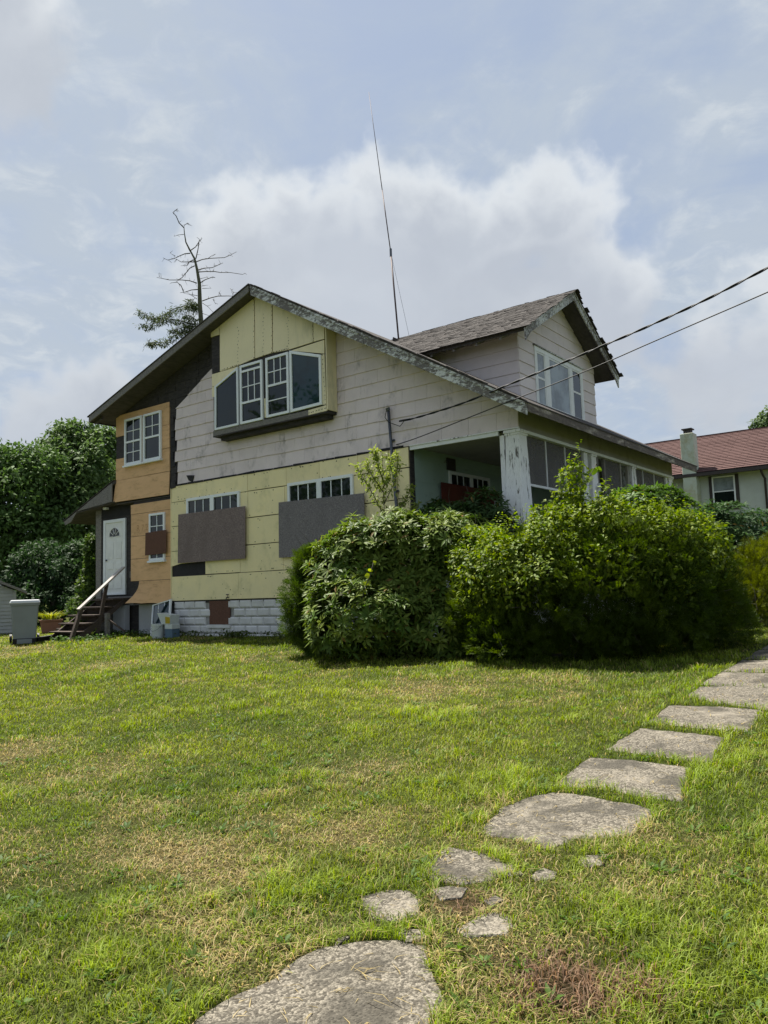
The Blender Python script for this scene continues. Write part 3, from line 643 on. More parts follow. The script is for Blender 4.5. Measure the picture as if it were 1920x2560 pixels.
MB().prism([(bx1+.003, BY, 4.80), (bx1+.003, -.035, 4.80), (bx1+.003, -.035, TOPR(bx1)-.18), (bx1+.003, BY, TOPR(bx1)-.18)], (.028, 0, 0)).build('foam_sheet', M['foam_bay'], bay)
WB = WY(BY+.03)
window(house, pz([(455,1415),(655,1370),(648,885),(455,1050)], Z2, BY), WB, .055, .05, 'glass')
for o, drop in (([(672,1368),(858,1322),(846,826),(662,880)], .1), ([(890,1312),(1080,1266),(1062,762),(874,818)], .0)):
    p = pz(o, Z2, BY); u0, u1 = (p[0][0]+p[3][0])/2, (p[1][0]+p[2][0])/2; z0, z1 = (p[0][1]+p[1][1])/2, (p[2][1]+p[3][1])/2
    zm = z0+.50; zt = z1-.06-drop
    if drop: mu = grid(u0+.06, u1-.06, zm, zt, 3, 2); ra = [(u0+.05, zm, u1-.05, zm), (u0+.05, zt, u1-.05, zt)]
    else: mu = grid(u0+.06, u1-.06, zm+.25, zt, 3, 2)+[(u0+.06, zm-.12, u1-.06, zm-.12)]; ra = [(u0+.05, zm+.23, u1-.05, zm+.23)]
    window(house, rect(u0, u1, z0, z1), WB, .06, .055, 'glass', mu, ra)
window(house, pz([(1085,1266),(1345,1200),(1337,786),(1075,752)], Z2, BY), WB, .065, .05, 'glassreflect')

# main roof
YF, YB = -.62, 9.6; XE, XLf = .48, -12.89
rr = MB().prism([(RX, YF, RZ-.03), (XE, YF, TOPR(XE)-.03), (XE, YF, TOPR(XE)-.16), (RX, YF, RZ-.16)], (0, YB-YF, 0)).build('roof', M['soffit'], house)
MB().prism([(RX, YF-.05, RZ), (XE+.04, YF-.05, TOPR(XE+.04)), (XE+.04, YF-.05, TOPR(XE+.04)-.028), (RX, YF-.05, RZ-.028)], (0, YB-YF+.08, 0)).build('shingle_layer', M['shingle'], rr)
rl = MB().prism([(RX, YF, RZ-.03), (XLf, YF, TOPL(XLf)-.03), (XLf, YF, TOPL(XLf)-.16), (RX, YF, RZ-.16)], (0, YB-YF, 0)).build('roof', M['soffit'], house)
MB().prism([(RX, YF-.05, RZ), (XLf-.05, YF-.05, TOPL(XLf-.05)), (XLf-.05, YF-.05, TOPL(XLf-.05)-.028), (RX, YF-.05, RZ-.028)], (0, YB-YF+.08, 0)).build('shingle_layer', M['shingle'], rl)
# rake boards in lengths
def rake(x0, x1, fn, h, mat, par):
    MB().prism([(x0, YF-.002, fn(x0)-.03), (x1, YF-.002, fn(x1)-.03), (x1, YF-.002, fn(x1)-.03-h), (x0, YF-.002, fn(x0)-.03-h)], (0, -.03, 0)).build('rake_board', M[mat], par, bevel=.004)
rake(RX+.05, -3.05, TOPR, .23, 'peel', rr); rake(-3.04, XE+.02, TOPR, .22, 'peel', rr)
MB().prism([(RX+.05, YF-.034, TOPR(RX+.05)-.03), (XE, YF-.034, TOPR(XE)-.03), (XE, YF-.034, TOPR(XE)-.085), (RX+.05, YF-.034, TOPR(RX+.05)-.085)], (0, -.016, 0)).build('rake_trim', M['peel'], rr)
rake(RX-.02, -9.6, TOPL, .17, 'graywood', rl); rake(-9.61, XLf, TOPL, .17, 'graywood', rl)
# broken shingle edge above the rake
random.seed(12); mb = MB()
for x in np.arange(RX+.1, XE-.1, .13):
    if random.random() < .75:
        w = random.uniform(.08, .14); z = TOPR(x); mb.prism([(x, YF-.055-random.uniform(0,.03), z+.001), (x+w, YF-.055-random.uniform(0,.03), z-.58*w+.001), (x+w, YF+.1, z-.58*w+.001), (x, YF+.1, z+.001)], (0, 0, random.uniform(.012, .03)))
mb.build('shingle_edge', M['shingle'], rr, kind='stuff')
for y0, y1 in ((YF, 2.2), (2.21, 4.0), (4.01, 6.4), (6.41, YB)):
    MB().box(XE+.002, XE+.03, y0+.003, y1, TOPR(XE)-.20+random.uniform(-.01,.01), TOPR(XE)-.035).build('fascia_board', M['fascia'], rr)
box('fascia_board', M['oldwood'], rl, XLf-.028, XLf-.002, YF, YB, TOPL(XLf)-.19, TOPL(XLf)-.035)
for y in np.arange(YF+.12, YB, 1.0):   # look-outs under the left eave
    MB().prism([(XLf+.03, y, TOPL(XLf)-.163), (-12.5, y, TOPL(-12.5)-.163), (-12.5, y, TOPL(-12.5)-.27), (XLf+.03, y, TOPL(XLf)-.23)], (0, .05, 0)).build('rafter_tail', M['soffit'], rl)

# porch
box('porch_ceiling', M['ceil'], house, -2.449, -.12, .15, 8.85, 3.78, 3.82)
inner = box('porch_wall', M['green'], house, -2.6, -2.45, .15, 9, .5, 3.95)
for z in (1.6, 2.42, 3.09, 3.56):
    box('batten', M['green'], inner, -2.449, -2.443, .15, 8.8, z, z+.018)
box('porch_floor', M['graywood'], house, -2.44, .0, .05, 8.95, .75, .9)
box('porch_end', M['green'], house, -2.44, -.02, 8.87, 8.99, .91, 3.77)
MB().box(-.10, -.01, .5, 8.8, -.3, 1.55).build('knee_wall', M['whitepaint'], house)
MB().box(-2.44, -.45, .0, .08, -.3, 1.55).build('knee_wall', M['whitepaint'], house)
fz = box('frieze', M['frieze'], house, -.13, .006, .003, 9.02, 3.775, TOPR(0)-.175)
box('frieze_trim', M['whitepaint'], fz, -.15, .025, .3, 9.0, 3.715, 3.772)
MB().box(-2.43, -.42, -.03, .02, 3.70, 3.776).build('header_trim', M['whitepaint'], house)
MB().box(-2.43, .03, -.05, -.034, 3.777, 3.797).build('header_drip', M['peel2'], house)
def column(name, x0, x1, y0, y1, zb_, zt, g=.05):
    b = [(x0-g, y0-g, zb_), (x1+g*.4, y0-g, zb_), (x1+g*.4, y1+g*2, zb_), (x0-g, y1+g*2, zb_)]; t = [(x0, y0, zt), (x1, y0, zt), (x1, y1, zt), (x0, y1, zt)]
    o = MB().add(b+t, [(3,2,1,0),(4,5,6,7),(0,1,5,4),(1,2,6,5),(2,3,7,6),(3,0,4,7)]).build('porch_column', M['peel2'], house, bevel=.012)
    MB().box(x0-.03, x1+.035, y0-.035, y1+.035, zt-.06, zt-.001).box(x0-.015, x1+.02, y0-.02, y1+.02, zt-.10, zt-.061).build('capital', M['peel2'], o, bevel=.008)
    MB().box(x0-.10, x1+.09, y0-.10, y1+.17, zb_-.06, zb_+.004).box(x0-.07, x1+.06, y0-.07, y1+.14, zb_-.13, zb_-.061).build('base_cap', M['peel2'], o, bevel=.008)
    return o
column('c', -.28, -.003, .0, .30, 2.02, 3.772); box('corner_pier', M['peel2'], house, -.36, .06, -.06, .42, -.3, 1.885)
box('corner_post', M['peel2'], house, -.42, -.33, .03, .16, 1.55, 3.70)
column('c', -.28, -.003, 3.36, 3.62, 2.02, 3.772); box('pier', M['peel2'], house, -.36, .06, 3.28, 3.75, -.3, 1.885); box('porch_post', M['whitepaint'], house, -.12, -.03, 3.0, 3.2, 1.56, 3.71)
column('c', -.24, -.003, 5.85, 6.12, 2.02, 3.772); box('pier', M['peel2'], house, -.36, .06, 5.75, 6.25, -.3, 1.885)
column('c', -.26, -.003, 8.72, 9.02, 2.02, 3.772); box('pier', M['peel2'], house, -.36, .06, 8.65, 9.12, -.3, 1.885); box('porch_post', M['whitepaint'], house, -.12, -.03, 8.52, 8.66, 1.56, 3.71)
def screens(ys, z0, z1, door=False):
    for a, b in zip(ys, ys[1:]): box('screen', M['screen'], house, -.075, -.070, a+.012, b-.012, z0, z1)
    for y in ys[1:-1]: box('mullion', M['whitepaint'], house, -.09, -.05, y-.012, y+.012, z0, z1)
screens((.36, 1.21, 2.10, 2.99), 2.80, 3.712); box('screen_rail', M['whitepaint'], house, -.10, -.04, .36, 2.99, 2.755, 2.80)
screens((6.22, 6.78, 7.64, 8.51), 1.7, 3.712)
for y in (3.80, 4.2, 5.2, 5.7): box('screen_frame', M['graywood'] if y in (3.80, 4.2) else M['frieze'], house, -.1, -.04, y-.05, y+.03, .9, 3.712)
screens((4.24, 5.14), 2.9, 3.712); box('screen_rail', M['whitepaint'], house, -.10, -.045, 4.24, 5.14, 2.86, 2.90); box('screen_frame', M['whitepaint'], house, -.095, -.045, 4.235, 4.275, 1.9, 2.86); box('screen_frame', M['whitepaint'], house, -.1, -.03, 5.02, 5.12, 2.7, 2.99)
# porch back wall: window behind a red board, vent, notice holder
f = []
for a, b in ((1.47, 2.24), (2.36, 3.07)): f += [(a+(b-a)*k/3, 2.4, a+(b-a)*k/3, 3.37) for k in (1, 2)]
w = window(house, rect(1.40, 3.14, 2.3, 3.43), WX(-2.45), .07, .05, 'glass', f); plate('centre_post', M['vinyl'], w, rect(2.24, 2.36, 2.38, 3.355), WX(-2.45), .03, .055)
plate('board', M['redboard'], house, rect(1.01, 3.5, 1.95, 3.14), WX(-2.45), .062, .075, label='dark red board on the porch wall')
plate('vent', M['darktrim'], house, rect(1.34, 1.68, 3.45, 3.71), WX(-2.45), .007, .03)
w = MB()
for p in (rect(3.24, 3.48, 2.68, 2.70), rect(3.24, 3.48, 2.90, 2.92), rect(3.24, 3.26, 2.70, 2.90), rect(3.46, 3.48, 2.70, 2.90)): w.prism([(-2.374, u, z) for u, z in p], (.02, 0, 0))
w.build('notice_holder', M['whitepaint'], house)
MB().tube([(-1.2, 4.42, 3.78), (-1.2, 4.42, 3.66)], .012, 6).lathe((-1.2, 4.42, 3.52), [(.02, .14), (.07, .12), (.085, .06), (.07, 0), (.02, -.02)], 12).build('porch_lamp', M['darktrim'], house)

tp_ = PY(*(400+410*660/1659, 1100+985*660/1659), -.05)
MB().tube([(tp_[0]+.10, .0, tp_[2]-.02), (tp_[0]+.10, -.10, tp_[2]-.02), (tp_[0]+.10, -.12, tp_[2]-.08)], .014, 8).tube([(tp_[0]+.06, -.07, tp_[2]+.05), (tp_[0]+.14, -.07, tp_[2]+.05)], .012, 6).tube([(tp_[0]+.10, -.07, tp_[2]-.02), (tp_[0]+.10, -.07, tp_[2]+.05)], .008, 6).build('garden_tap', M['darktrim'], house)
oy, oz = 3.56, 2.99; mb = MB()
for t in np.arange(0, 6.28, 1.0472): mb.bar((.05, oy+.02*math.cos(t), oz+.02*math.sin(t)), (.05, oy+.10*math.cos(t), oz+.10*math.sin(t)), .012, .05, (math.sin(t)*0+1, 0, 0))
mb.box(.0, .05, oy-.02, oy+.02, oz-.02, oz+.02).build('column_ornament', M['whitepaint'], house)
# dormer
DXF, DY0, DY1, DYC = -1.2, 2.5, 6.8, 4.65
def DT(y): return 7.97-.585*abs(y-DYC)
dw = MB().prism([(DXF, y, z) for y, z in ((DY0, 4.9), (DY1, 4.9), (DY1, DT(DY1)-.12), (DYC, DT(DYC)-.12), (DY0, DT(DY0)-.12))], (-.12, 0, 0)).prism([(x, DY0, z) for x, z in ((DXF-.121, 4.9), (DXF-.121, DT(DY0)-.12), (-4.2, DT(DY0)-.12))], (0, .1, 0)).prism([(x, DY1-.1, z) for x, z in ((DXF-.121, 4.9), (DXF-.121, DT(DY1)-.12), (-4.2, DT(DY1)-.12))], (0, .1, 0)).build('dormer_wall', M['oldwood'], house)
zr = [5.02+.2835*k for k in range(12)]
for r in range(len(zr)-1):
    z0, z1 = zr[r], zr[r+1]
    segs = [(DY0, 3.28), (5.98, DY1)] if z0 < 6.2 else [(y, min(y+1.22, DY1)) for y in np.arange(DY0-.3*(r % 2), DY1, 1.22)]
    for a, b in segs:
        p = clip(rect(max(a, DY0)+.002, b-.002, z0-.003, z1-.003), .585, 1, DT(DYC)+.585*DYC-.125); p = clip(p, -.585, 1, DT(DYC)-.585*DYC-.125) if p else p
        if area(p) < .004: continue
        n = len(p); lp = lambda z: .010+.018*(z1-z)/(z1-z0); MB().add([(DXF+lp(z), y, z) for y, z in p]+[(DXF+.001, y, z) for y, z in p], [tuple(range(n)), tuple(reversed(range(n, 2*n)))]+[(i, n+i, n+(i+1) % n, (i+1) % n) for i in range(n)]).build('siding_shingle', M['siding_d'], dw)
    x = DXF+.012 - (.4 if r % 2 else 0)
    first = True
    while x > -4.2:
        b = DXF+.012 if first else x; a = x-1.0; first = False; x = a
        p = clip(rect(a+.002, b-.001, z0-.003, z1-.003), .0, 1, DT(DY0)-.125); p = clip(p, -.58, -1, -TOPR(0)+.0) if p else p
        if area(p) < .004: continue
        n = len(p); MB().add([(u, DY0-lp2, z) for (u, z) in p for lp2 in (.010+.018*(z1-z)/(z1-z0),)]+[(u, DY0-.001, z) for u, z in p], [tuple(range(n)), tuple(reversed(range(n, 2*n)))]+[(i, n+i, n+(i+1) % n, (i+1) % n) for i in range(n)]).build('siding_shingle', M['siding_d'], dw)
DXR = -.75; DXB = -6.25; DH = 2.65
for sgn in (-1, 1):
    ye = DYC+sgn*DH
    dr_ = MB().prism([(DXR, DYC, DT(DYC)-.02), (DXR, ye, DT(ye)-.02), (DXR, ye, DT(ye)-.11), (DXR, DYC, DT(DYC)-.11)], (DXB-DXR, 0, 0)).build('dormer_roof', M['soffit'], house)
    tl = ye+sgn*.06
    MB().prism([(DXR+.002, DYC, DT(DYC)-.02), (DXR+.002, tl, DT(tl)-.02), (DXR+.002, tl-sgn*.02, DT(tl)-.30), (DXR+.002, ye-sgn*.20, DT(ye-sgn*.20)-.22), (DXR+.002, DYC, DT(DYC)-.24)], (.03, 0, 0)).build('rake_board', M['peel'], dr_)
    MB().prism([(DXR+.034, DYC, DT(DYC)-.02), (DXR+.034, tl, DT(tl)-.02), (DXR+.034, tl, DT(tl)-.07), (DXR+.034, DYC, DT(DYC)-.07)], (.018, 0, 0)).build('rake_trim', M['peel'], dr_)
    MB().prism([(DXR+.055, DYC, DT(DYC)+.005), (DXR+.055, tl, DT(tl)+.005), (DXR+.055, tl, DT(tl)-.019), (DXR+.055, DYC, DT(DYC)-.019)], (DXB-DXR, 0, 0)).build('shingle_layer', M['shingle'], dr_)
    random.seed(21+sgn); mb = MB()
    for r in range(24):
        s0 = DH+.06-.13*(r+1)+.02; s1 = s0+.15
        x = DXR+.06+random.uniform(0, .1)
        while x > DXB:
            w = random.uniform(.11, .26); e = s1+random.uniform(-.015, .02); y0, y1 = DYC+sgn*max(s0, 0), DYC+sgn*e; lift = random.uniform(.010, .022)
            za, zc = DT(y0)+.006, DT(y1)+lift
            mb.add([(x, y0, za), (x-w+.006, y0, za), (x-w+.006, y1, zc+random.uniform(-.006,.01)), (x, y1, zc), (x, y1, zc-.012), (x-w+.006, y1, zc-.012)], [(0,1,2,3) if sgn > 0 else (3,2,1,0), (3,2,5,4) if sgn > 0 else (4,5,2,3)])
            x -= w
    mb.build('roof_shingles', M['shingle'], dr_, kind='stuff')
    for x in (-1.35, -1.95, -2.55, -3.15, -3.75, -4.35):
        ya, yb = DYC+sgn*(DH-.03), DYC+sgn*(DH-.5)
        MB().prism([(x, ya, DT(ya)-.113), (x, yb, DT(yb)-.113), (x, yb, DT(yb)-.22), (x, ya, DT(ya)-.19)], (-.045, 0, 0)).build('rafter_tail', M['graywood'], dr_)
WD = WX(DXF+.012)
tr = MB()
for p in (rect(3.26, 5.98, 6.27, 6.38), rect(3.26, 3.36, 5.0, 6.269), rect(3.78, 4.0, 5.0, 6.269), rect(5.16, 5.33, 5.0, 6.269), rect(5.86, 5.98, 5.0, 6.269)): tr.prism([(DXF+.012, u, z) for u, z in p], (.03, 0, 0))
tr.build('window_trim', M['whitepaint'], house, bevel=.004); plate('trim_cap', M['peel'], house, rect(3.22, 6.02, 6.382, 6.41), WD, 0, .055)
window(house, rect(3.362, 3.778, 5.02, 6.268), WD, .04, .022, 'shade', (), [(3.38, 5.66, 3.76, 5.66)], 'whitepaint'); window(house, rect(4.002, 5.158, 5.02, 6.268), WD, .05, .022, 'shade', (), (), 'whitepaint'); window(house, rect(5.332, 5.858, 5.02, 6.268), WD, .04, .022, 'glass', (), [(5.35, 5.70, 5.84, 5.70)], 'whitepaint')


# ------------------------------------------------------------------ neighbouring house
YN = 20.0
nh = thing('neighbour_house', 'pale green stucco house with a red brown shingle roof and dark trim', 'house', (0, 24, 0))
MB().box(-7.5, 6, YN, YN+7, -.2, 5.2).build('wall', M['stucco'], nh)
ez, rz = 5.25, 7.36
nr = MB().prism([(-7.9, YN-.45, ez-.02), (-7.9, YN+3.5, rz-.02), (-7.9, YN+7.45, ez-.02), (-7.9, YN+7.45, ez-.2), (-7.9, YN+3.5, rz-.22), (-7.9, YN-.45, ez-.2)], (14.3, 0, 0)).build('roof', M['darktrim'], nh)
random.seed(31)
mb = MB(); nc = 24
for r in range(nc):
    for k in range(18):
        t0, t1 = r/nc, (r+1)/nc; x0 = -8.0+k*.81+(.3 if r % 2 else 0); x1 = x0+.80
        y0, y1 = YN-.5+3.98*t0, YN-.5+3.98*t1+.03; z0, z1 = ez-.02+(rz-ez+.02)*t0, ez-.02+(rz-ez+.02)*t1
        l = random.uniform(.016, .026); mb.add([(x0, y0, z0+l), (x1, y0, z0+l), (x1, y1, z1+.006), (x0, y1, z1+.006), (x0, y0, z0), (x1, y0, z0)], [(0,1,2,3), (4,5,1,0)])
mb.build('roof_shingles', M['roofred'], nr, kind='stuff'); box('ridge_cap', M['roofred'], nr, -8, 6.4, YN+3.4, YN+3.6, rz-.03, rz+.03)
box('gutter', M['darktrim'], nh, -7.9, 6.4, YN-.58, YN-.46, ez-.19, ez-.06)
wn = window(nh, rect(-1.70, -.84, 3.78, 5.03), WY(YN-.03), .055, .05, 'glass', (), [(-1.66, 4.42, -.88, 4.42)])
plate('blind', M['shade'], wn, rect(-1.64, -.90, 4.46, 4.97), WY(YN-.03), .022, .024)
for a, b, c, d in ((-1.83, -1.705, 3.66, 5.06), (-.835, -.71, 3.66, 5.06), (-1.704, -.836, 3.66, 3.775)): plate('window_trim', M['darktrim'], wn, rect(a, b, c, d), WY(YN), .002, .04)
MB().tube([(.22, YN-.52, 5.1), (.22, YN-.40, 4.95), (.26, YN-.12, 4.75), (.27, YN-.1, .2)], .045, 8).build('downpipe', M['darktrim'], nh, smooth=True)
ch = MB().box(-2.68, -2.16, YN-.56, YN-.02, -.2, 6.86).build('chimney', M['chim'], nh, bevel=.02)
MB().box(-2.56, -2.28, YN-.44, YN-.14, 6.87, 7.02).box(-2.62, -2.22, YN-.50, YN-.08, 7.025, 7.07).build('chimney_cap', M['darktrim'], ch)
# pale house glimpsed between the trees
wh = thing('white_house', 'white house glimpsed through gaps between the dark trees', 'house', (-33, 14, 0))
MB().box(-37, -29, 12, 18, -.2, 3.6).build('wall', M['whitepaint'], wh)
MB().prism([(-37.4, 11.6, 3.4), (-37.4, 15, 5.6), (-37.4, 18.4, 3.4)], (8.8, 0, 0)).build('roof', M['shingle'], wh)
for x in (-35.6, -33, -30.6): window(wh, rect(x-.5, x+.5, 1.2, 2.7), WY(12), .08, .05, 'glass')

# garden shed at the left
sd = 24.5; sA, sB = AT(68, 1475, sd), AT(0, 1455, sd)
sx, sy = sA[0], sA[1]; _r = ray(55, 1500); uy = np.array([_r[0], _r[1], 0])/math.hypot(_r[0], _r[1]); ux = np.array([-uy[1], uy[0], 0])         # its front runs to the left
shed = thing('garden_shed', 'small grey clapboard shed at the edge of the lawn', 'shed', (sx-1.3, sy-.8, 0))
S0 = np.array([sx, sy, 0.]) + ux*.35
def SP(a, b, z): return S0 + ux*a + uy*b + np.array([0, 0, z])
MB().prism([SP(0, .03, -.1), SP(3, .03, -.1), SP(3, .03, 1.28), SP(1.5, .03, 1.95), SP(0, .03, 1.28)], uy*2.5).build('wall', M['shed'], shed)
for k in range(17):
    z0 = -.02+.112*k; hw = 1.5 if z0+.1 < 1.28 else max(0.05, (1.95-z0-.1)/.447)
    MB().add([SP(1.5-hw, 0, z0), SP(1.5+hw, 0, z0), SP(1.5+hw, .022, z0+.112), SP(1.5-hw, .022, z0+.112), SP(1.5-hw, .03, z0), SP(1.5+hw, .03, z0)], [(1,0,3,2), (0,1,5,4)]).build('clapboard', M['shed'], shed)
box_ = MB().prism([SP(-.04, -.02, 0), SP(.06, -.02, 0), SP(.06, -.02, 1.25), SP(-.04, -.02, 1.25)], uy*.018).build('corner_board', M['shed'], shed)
for a, b in ((-.35, 1.5), (3.35, 1.5)):
    MB().prism([SP(a, -.2, 1.95-abs(a-1.5)*.447+.05), SP(b, -.2, 2.0), SP(b, -.2, 2.1), SP(a, -.2, 1.95-abs(a-1.5)*.447+.13)], uy*2.9).build('roof', M['graywood'], shed)

# ------------------------------------------------------------------ entrance steps and clutter
st = thing('wooden_steps', 'weathered dark wooden steps with a slanting handrail below the white door', 'steps', (-12.7, -.9, -.1))
for k in range(5):
    z = .93-.205*k; y = -.08-.27*k
    box('tread', M['darkwood'], st, -13.42, -12.13, y-.29, y, z-.04, z, bevel=.006); box('riser', M['darkwood'], st, -13.38, -12.17, y-.02, y-.003, z-.20, z-.042)
box('landing', M['darkwood'], st, -13.45, -12.1, -.075, .18, .89, .945)
for x in (-13.42, -12.19): MB().prism([(x, .1, .88), (x, -.12, .70), (x, -1.45, -.28), (x, -1.45, -.05), (x, -.05, .88)], (.045, 0, 0)).build('stringer', M['darkwood'], st)
def onx(p, x): return PX(*p, x)
ra, rb = onx((309, 1418), -12.1), onx((198, 1522), -12.1)
MB().bar(ra, rb+(rb-ra)*.02, .14, .045).build('handrail', M['railwood'], st, bevel=.006)
pb = onx((173, 1603), -12.1); MB().bar((-12.1, pb[1], gz(np.array([-12.1]), np.array([pb[1]]))[0]-.1), (-12.1, rb[1]+.06, rb[2]), .09, .09, (1,0,0)).build('post', M['darkwood'], st)
pm = ra*.62+rb*.38; MB().bar((-12.16, pm[1]-.25, .0), (-12.12, pm[1], pm[2]-.03), .09, .05, (1,0,0)).build('brace', M['darkwood'], st)
box('post', M['graywood'], st, -12.0, -11.9, -.7, -.6, -.2, .55); box('pier', M['concfound'], house, -12.75, -12.2, .05, .2, -.3, .74)
MB().bar((-11.95, -.65, .4), (-11.6, -.35, .05), .06, .04).build('brace', M['darkwood'], st)

def gpt(px, py): p = PG(px, py); p[2] = gz(p[:1], p[1:2])[0]; return p
bn = gpt(61, 1611); _r = ray(61, 1550); fdir = np.array([_r[0], _r[1], 0])/math.hypot(_r[0], _r[1]); rdir = np.array([fdir[1], -fdir[0], 0])
wb = thing('wheelie_bin', 'grey two wheeled rubbish bin with a pale lid standing on the lawn', 'bin', bn)
def BP(a, b, z): return bn + rdir*a + fdir*b + np.array([0, 0, z])
def frust(name, mat, par, P, w0, d0, z0, w1, d1, z1, bev=.02, off=0):
    v = [P(a*w0/2, b*d0/2+.33, z0) for a, b in ((-1,-1),(1,-1),(1,1),(-1,1))] + [P(a*w1/2, b*d1/2+.33+off, z1) for a, b in ((-1,-1),(1,-1),(1,1),(-1,1))]
    return MB().add(v, [(3,2,1,0),(4,5,6,7),(0,1,5,4),(1,2,6,5),(2,3,7,6),(3,0,4,7)]).build(name, mat, par, bevel=bev)
bo = frust('body', M['bin'], wb, BP, .53, .56, .07, .66, .70, 1.02, .03); frust('rim', M['bin'], bo, BP, .70, .74, 1.0, .71, .75, 1.055, .01); frust('base', M['blackplastic'], wb, BP, .56, .58, .0, .57, .60, .16, .02)
frust('lid', M['binlid'], wb, BP, .74, .80, 1.06, .68, .72, 1.15, .025); frust('foot_bar', M['bin'], wb, BP, .36, .60, .02, .36, .61, .14, .01)
for sx_ in (-1, 1):
    MB().tube([BP(sx_*.30, .60, .13), BP(sx_*.36, .60, .13)], .13, 18).build('wheel', M['blackplastic'], wb)
MB().tube([BP(-.25, .73, 1.02), BP(-.25, .79, 1.06), BP(.25, .79, 1.06), BP(.25, .73, 1.02)], .015, 8).build('handle', M['bin'], wb)

def pot(name, label, cat, px, py, r0, r1, h, mat, ribs=0):
    g = gpt(px, py); pr = [(0, .0), (r0, 0)]
    for k in range(9):
        t = k/8; pr.append((r0+(r1-r0)*t+(.008 if ribs and k % 2 else 0), h*t))
    pr += [(r1+.02, h), (r1+.02, h+.03), (r1-.03, h+.03), (r1-.05, h-.04), (0, h-.05)]
    o = MB().lathe(g, pr, 22).build(name, M[mat], None, smooth=False); tag(o, label, cat); return g+np.array([0, 0, h])
p1 = gpt(128, 1584)
pt = thing('planter', 'broad faded terracotta planter beside the dark steps', 'planter', p1)
def PP(a, b, z): return p1 + rdir*a + fdir*b + np.array([0, 0, z])
frust('body', M['terracotta'], pt, PP, .50, .45, 0, .62, .52, .36, .03); frust('rim', M['terracotta'], pt, PP, .66, .56, .35, .67, .57, .40, .01); frust('soil', M['soil'], pt, PP, .58, .48, .38, .58, .48, .405, 0)
pp2 = pot('flower_pot', 'ochre ribbed flower pot at the foot of the wooden steps', 'pot', 210, 1592, .13, .22, .26, 'potyellow', 1)
e0, e1 = gpt(92, 1606), gpt(172, 1594)
tag(MB().bar(e0+np.array([0,0,.05]), e1+np.array([0,0,.06]), .10, .16).bar(e0+fdir*.45+np.array([0,0,.05]), e1+fdir*.45+np.array([0,0,.06]), .06, .14).bar(e0+np.array([0,0,.05])+rdir*.02, e0+fdir*.45+rdir*.02+np.array([0,0,.05]), .06, .13).build('garden_edging', M['blackplastic']), 'black plastic bed edging lying between bin and steps', 'edging')
e2 = gpt(150, 1588); tag(MB().box(e2[0]-.05, e2[0]+.9, e2[1]-.1, e2[1]+.25, e2[2]-.05, e2[2]+.20).build('timber_box', M['darkwood'], bevel=.01), 'low dark timber box at the bottom of the steps', 'box')
# junk at the corner of the block foundation
A, B_, Ct, Dt = ZC(1040, 1850), ZC(1285, 1930), ZC(1320, 1510), ZC(1070, 1590)
jy = -.38; jA, jB = PY(*A, jy), PY(*B_, jy); jA[2] = -.06; jB[2] = -.06
sh = thing('window_sash', 'discarded white window sash leaning against the wall by the grey foundation', 'window', ((jA+jB)/2))
jC, jD = PY(*Ct, -.12), PY(*Dt, -.02)
def JP(u, v): return (jA*(1-u)+jB*u)*(1-v) + (jD*(1-u)+jC*u)*v
for a, b in (((0,0),(1,0)), ((1,0),(1,1)), ((1,1),(0,1)), ((0,1),(0,0))): MB().bar(JP(*a), JP(*b), .03, .055, (0,1,.2)).build('frame_bar', M['vinyl'], sh)
for a, b in (((.33,0),(.33,1)), ((.67,0),(.67,1)), ((0,.32),(1,.32))): MB().bar(JP(*a), JP(*b), .018, .02, (0,1,.2)).build('muntin', M['vinyl'], sh)
MB().prism([JP(0,0), JP(1,0), JP(1,1), JP(0,1)], (0, .006, 0)).build('pane', M['glassreflect'], sh)
bk = PY(*ZC(1135, 1975), -.55); bk[2] = gz(bk[:1], bk[1:2])[0]
bu = MB().lathe(bk, [(0, 0), (.135, 0), (.155, .30), (.165, .30), (.165, .36), (.150, .36), (.13, .05), (0, .04)], 20).build('bucket', M['bucket'], smooth=False); tag(bu, 'pale plastic bucket standing in front of the leaning sash', 'bucket')
MB().tube([bk+np.array([-.166, 0, .33]), bk+np.array([-.13, -.12, .22]), bk+np.array([0, -.17, .17]), bk+np.array([.13, -.12, .22]), bk+np.array([.166, 0, .33])], .004, 5).build('handle', M['metal'], bu)
tb = PY(*ZC(1345, 1890), -.42); tb[2] = gz(tb[:1], tb[1:2])[0]
cn = MB().box(tb[0]-.14, tb[0]+.14, tb[1]-.12, tb[1]+.12, tb[2], tb[2]+.33).build('paint_tub', M['bluelabel'], bevel=.015); tag(cn, 'blue printed tub beside the white block foundation', 'tub')
MB().box(tb[0]-.145, tb[0]+.145, tb[1]-.125, tb[1]+.125, tb[2]+.22, tb[2]+.335).build('lid', M['bucket'], cn, bevel=.01)
c2 = tb+np.array([-.1, .0, .336])
cn2 = MB().add([c2+np.array(q) for q in ((-.16,-.13,.0),(.18,-.13,.0),(.18,.13,0),(-.16,.13,0),(-.32,-.14,.28),(.20,-.14,.22),(.20,.14,.22),(-.32,.14,.28))], [(3,2,1,0),(4,5,6,7),(0,1,5,4),(1,2,6,5),(2,3,7,6),(3,0,4,7)]).build('open_carton', M['bucket']); tag(cn2, 'pale carton with a yellow label on top of the blue tub', 'carton')
MB().prism([c2+np.array(q) for q in ((-.0,-.134,.02),(.175,-.134,.02),(.185,-.138,.17),(.0,-.14,.19))], (0, -.003, 0)).build('label', M['yellowlabel'], cn2)
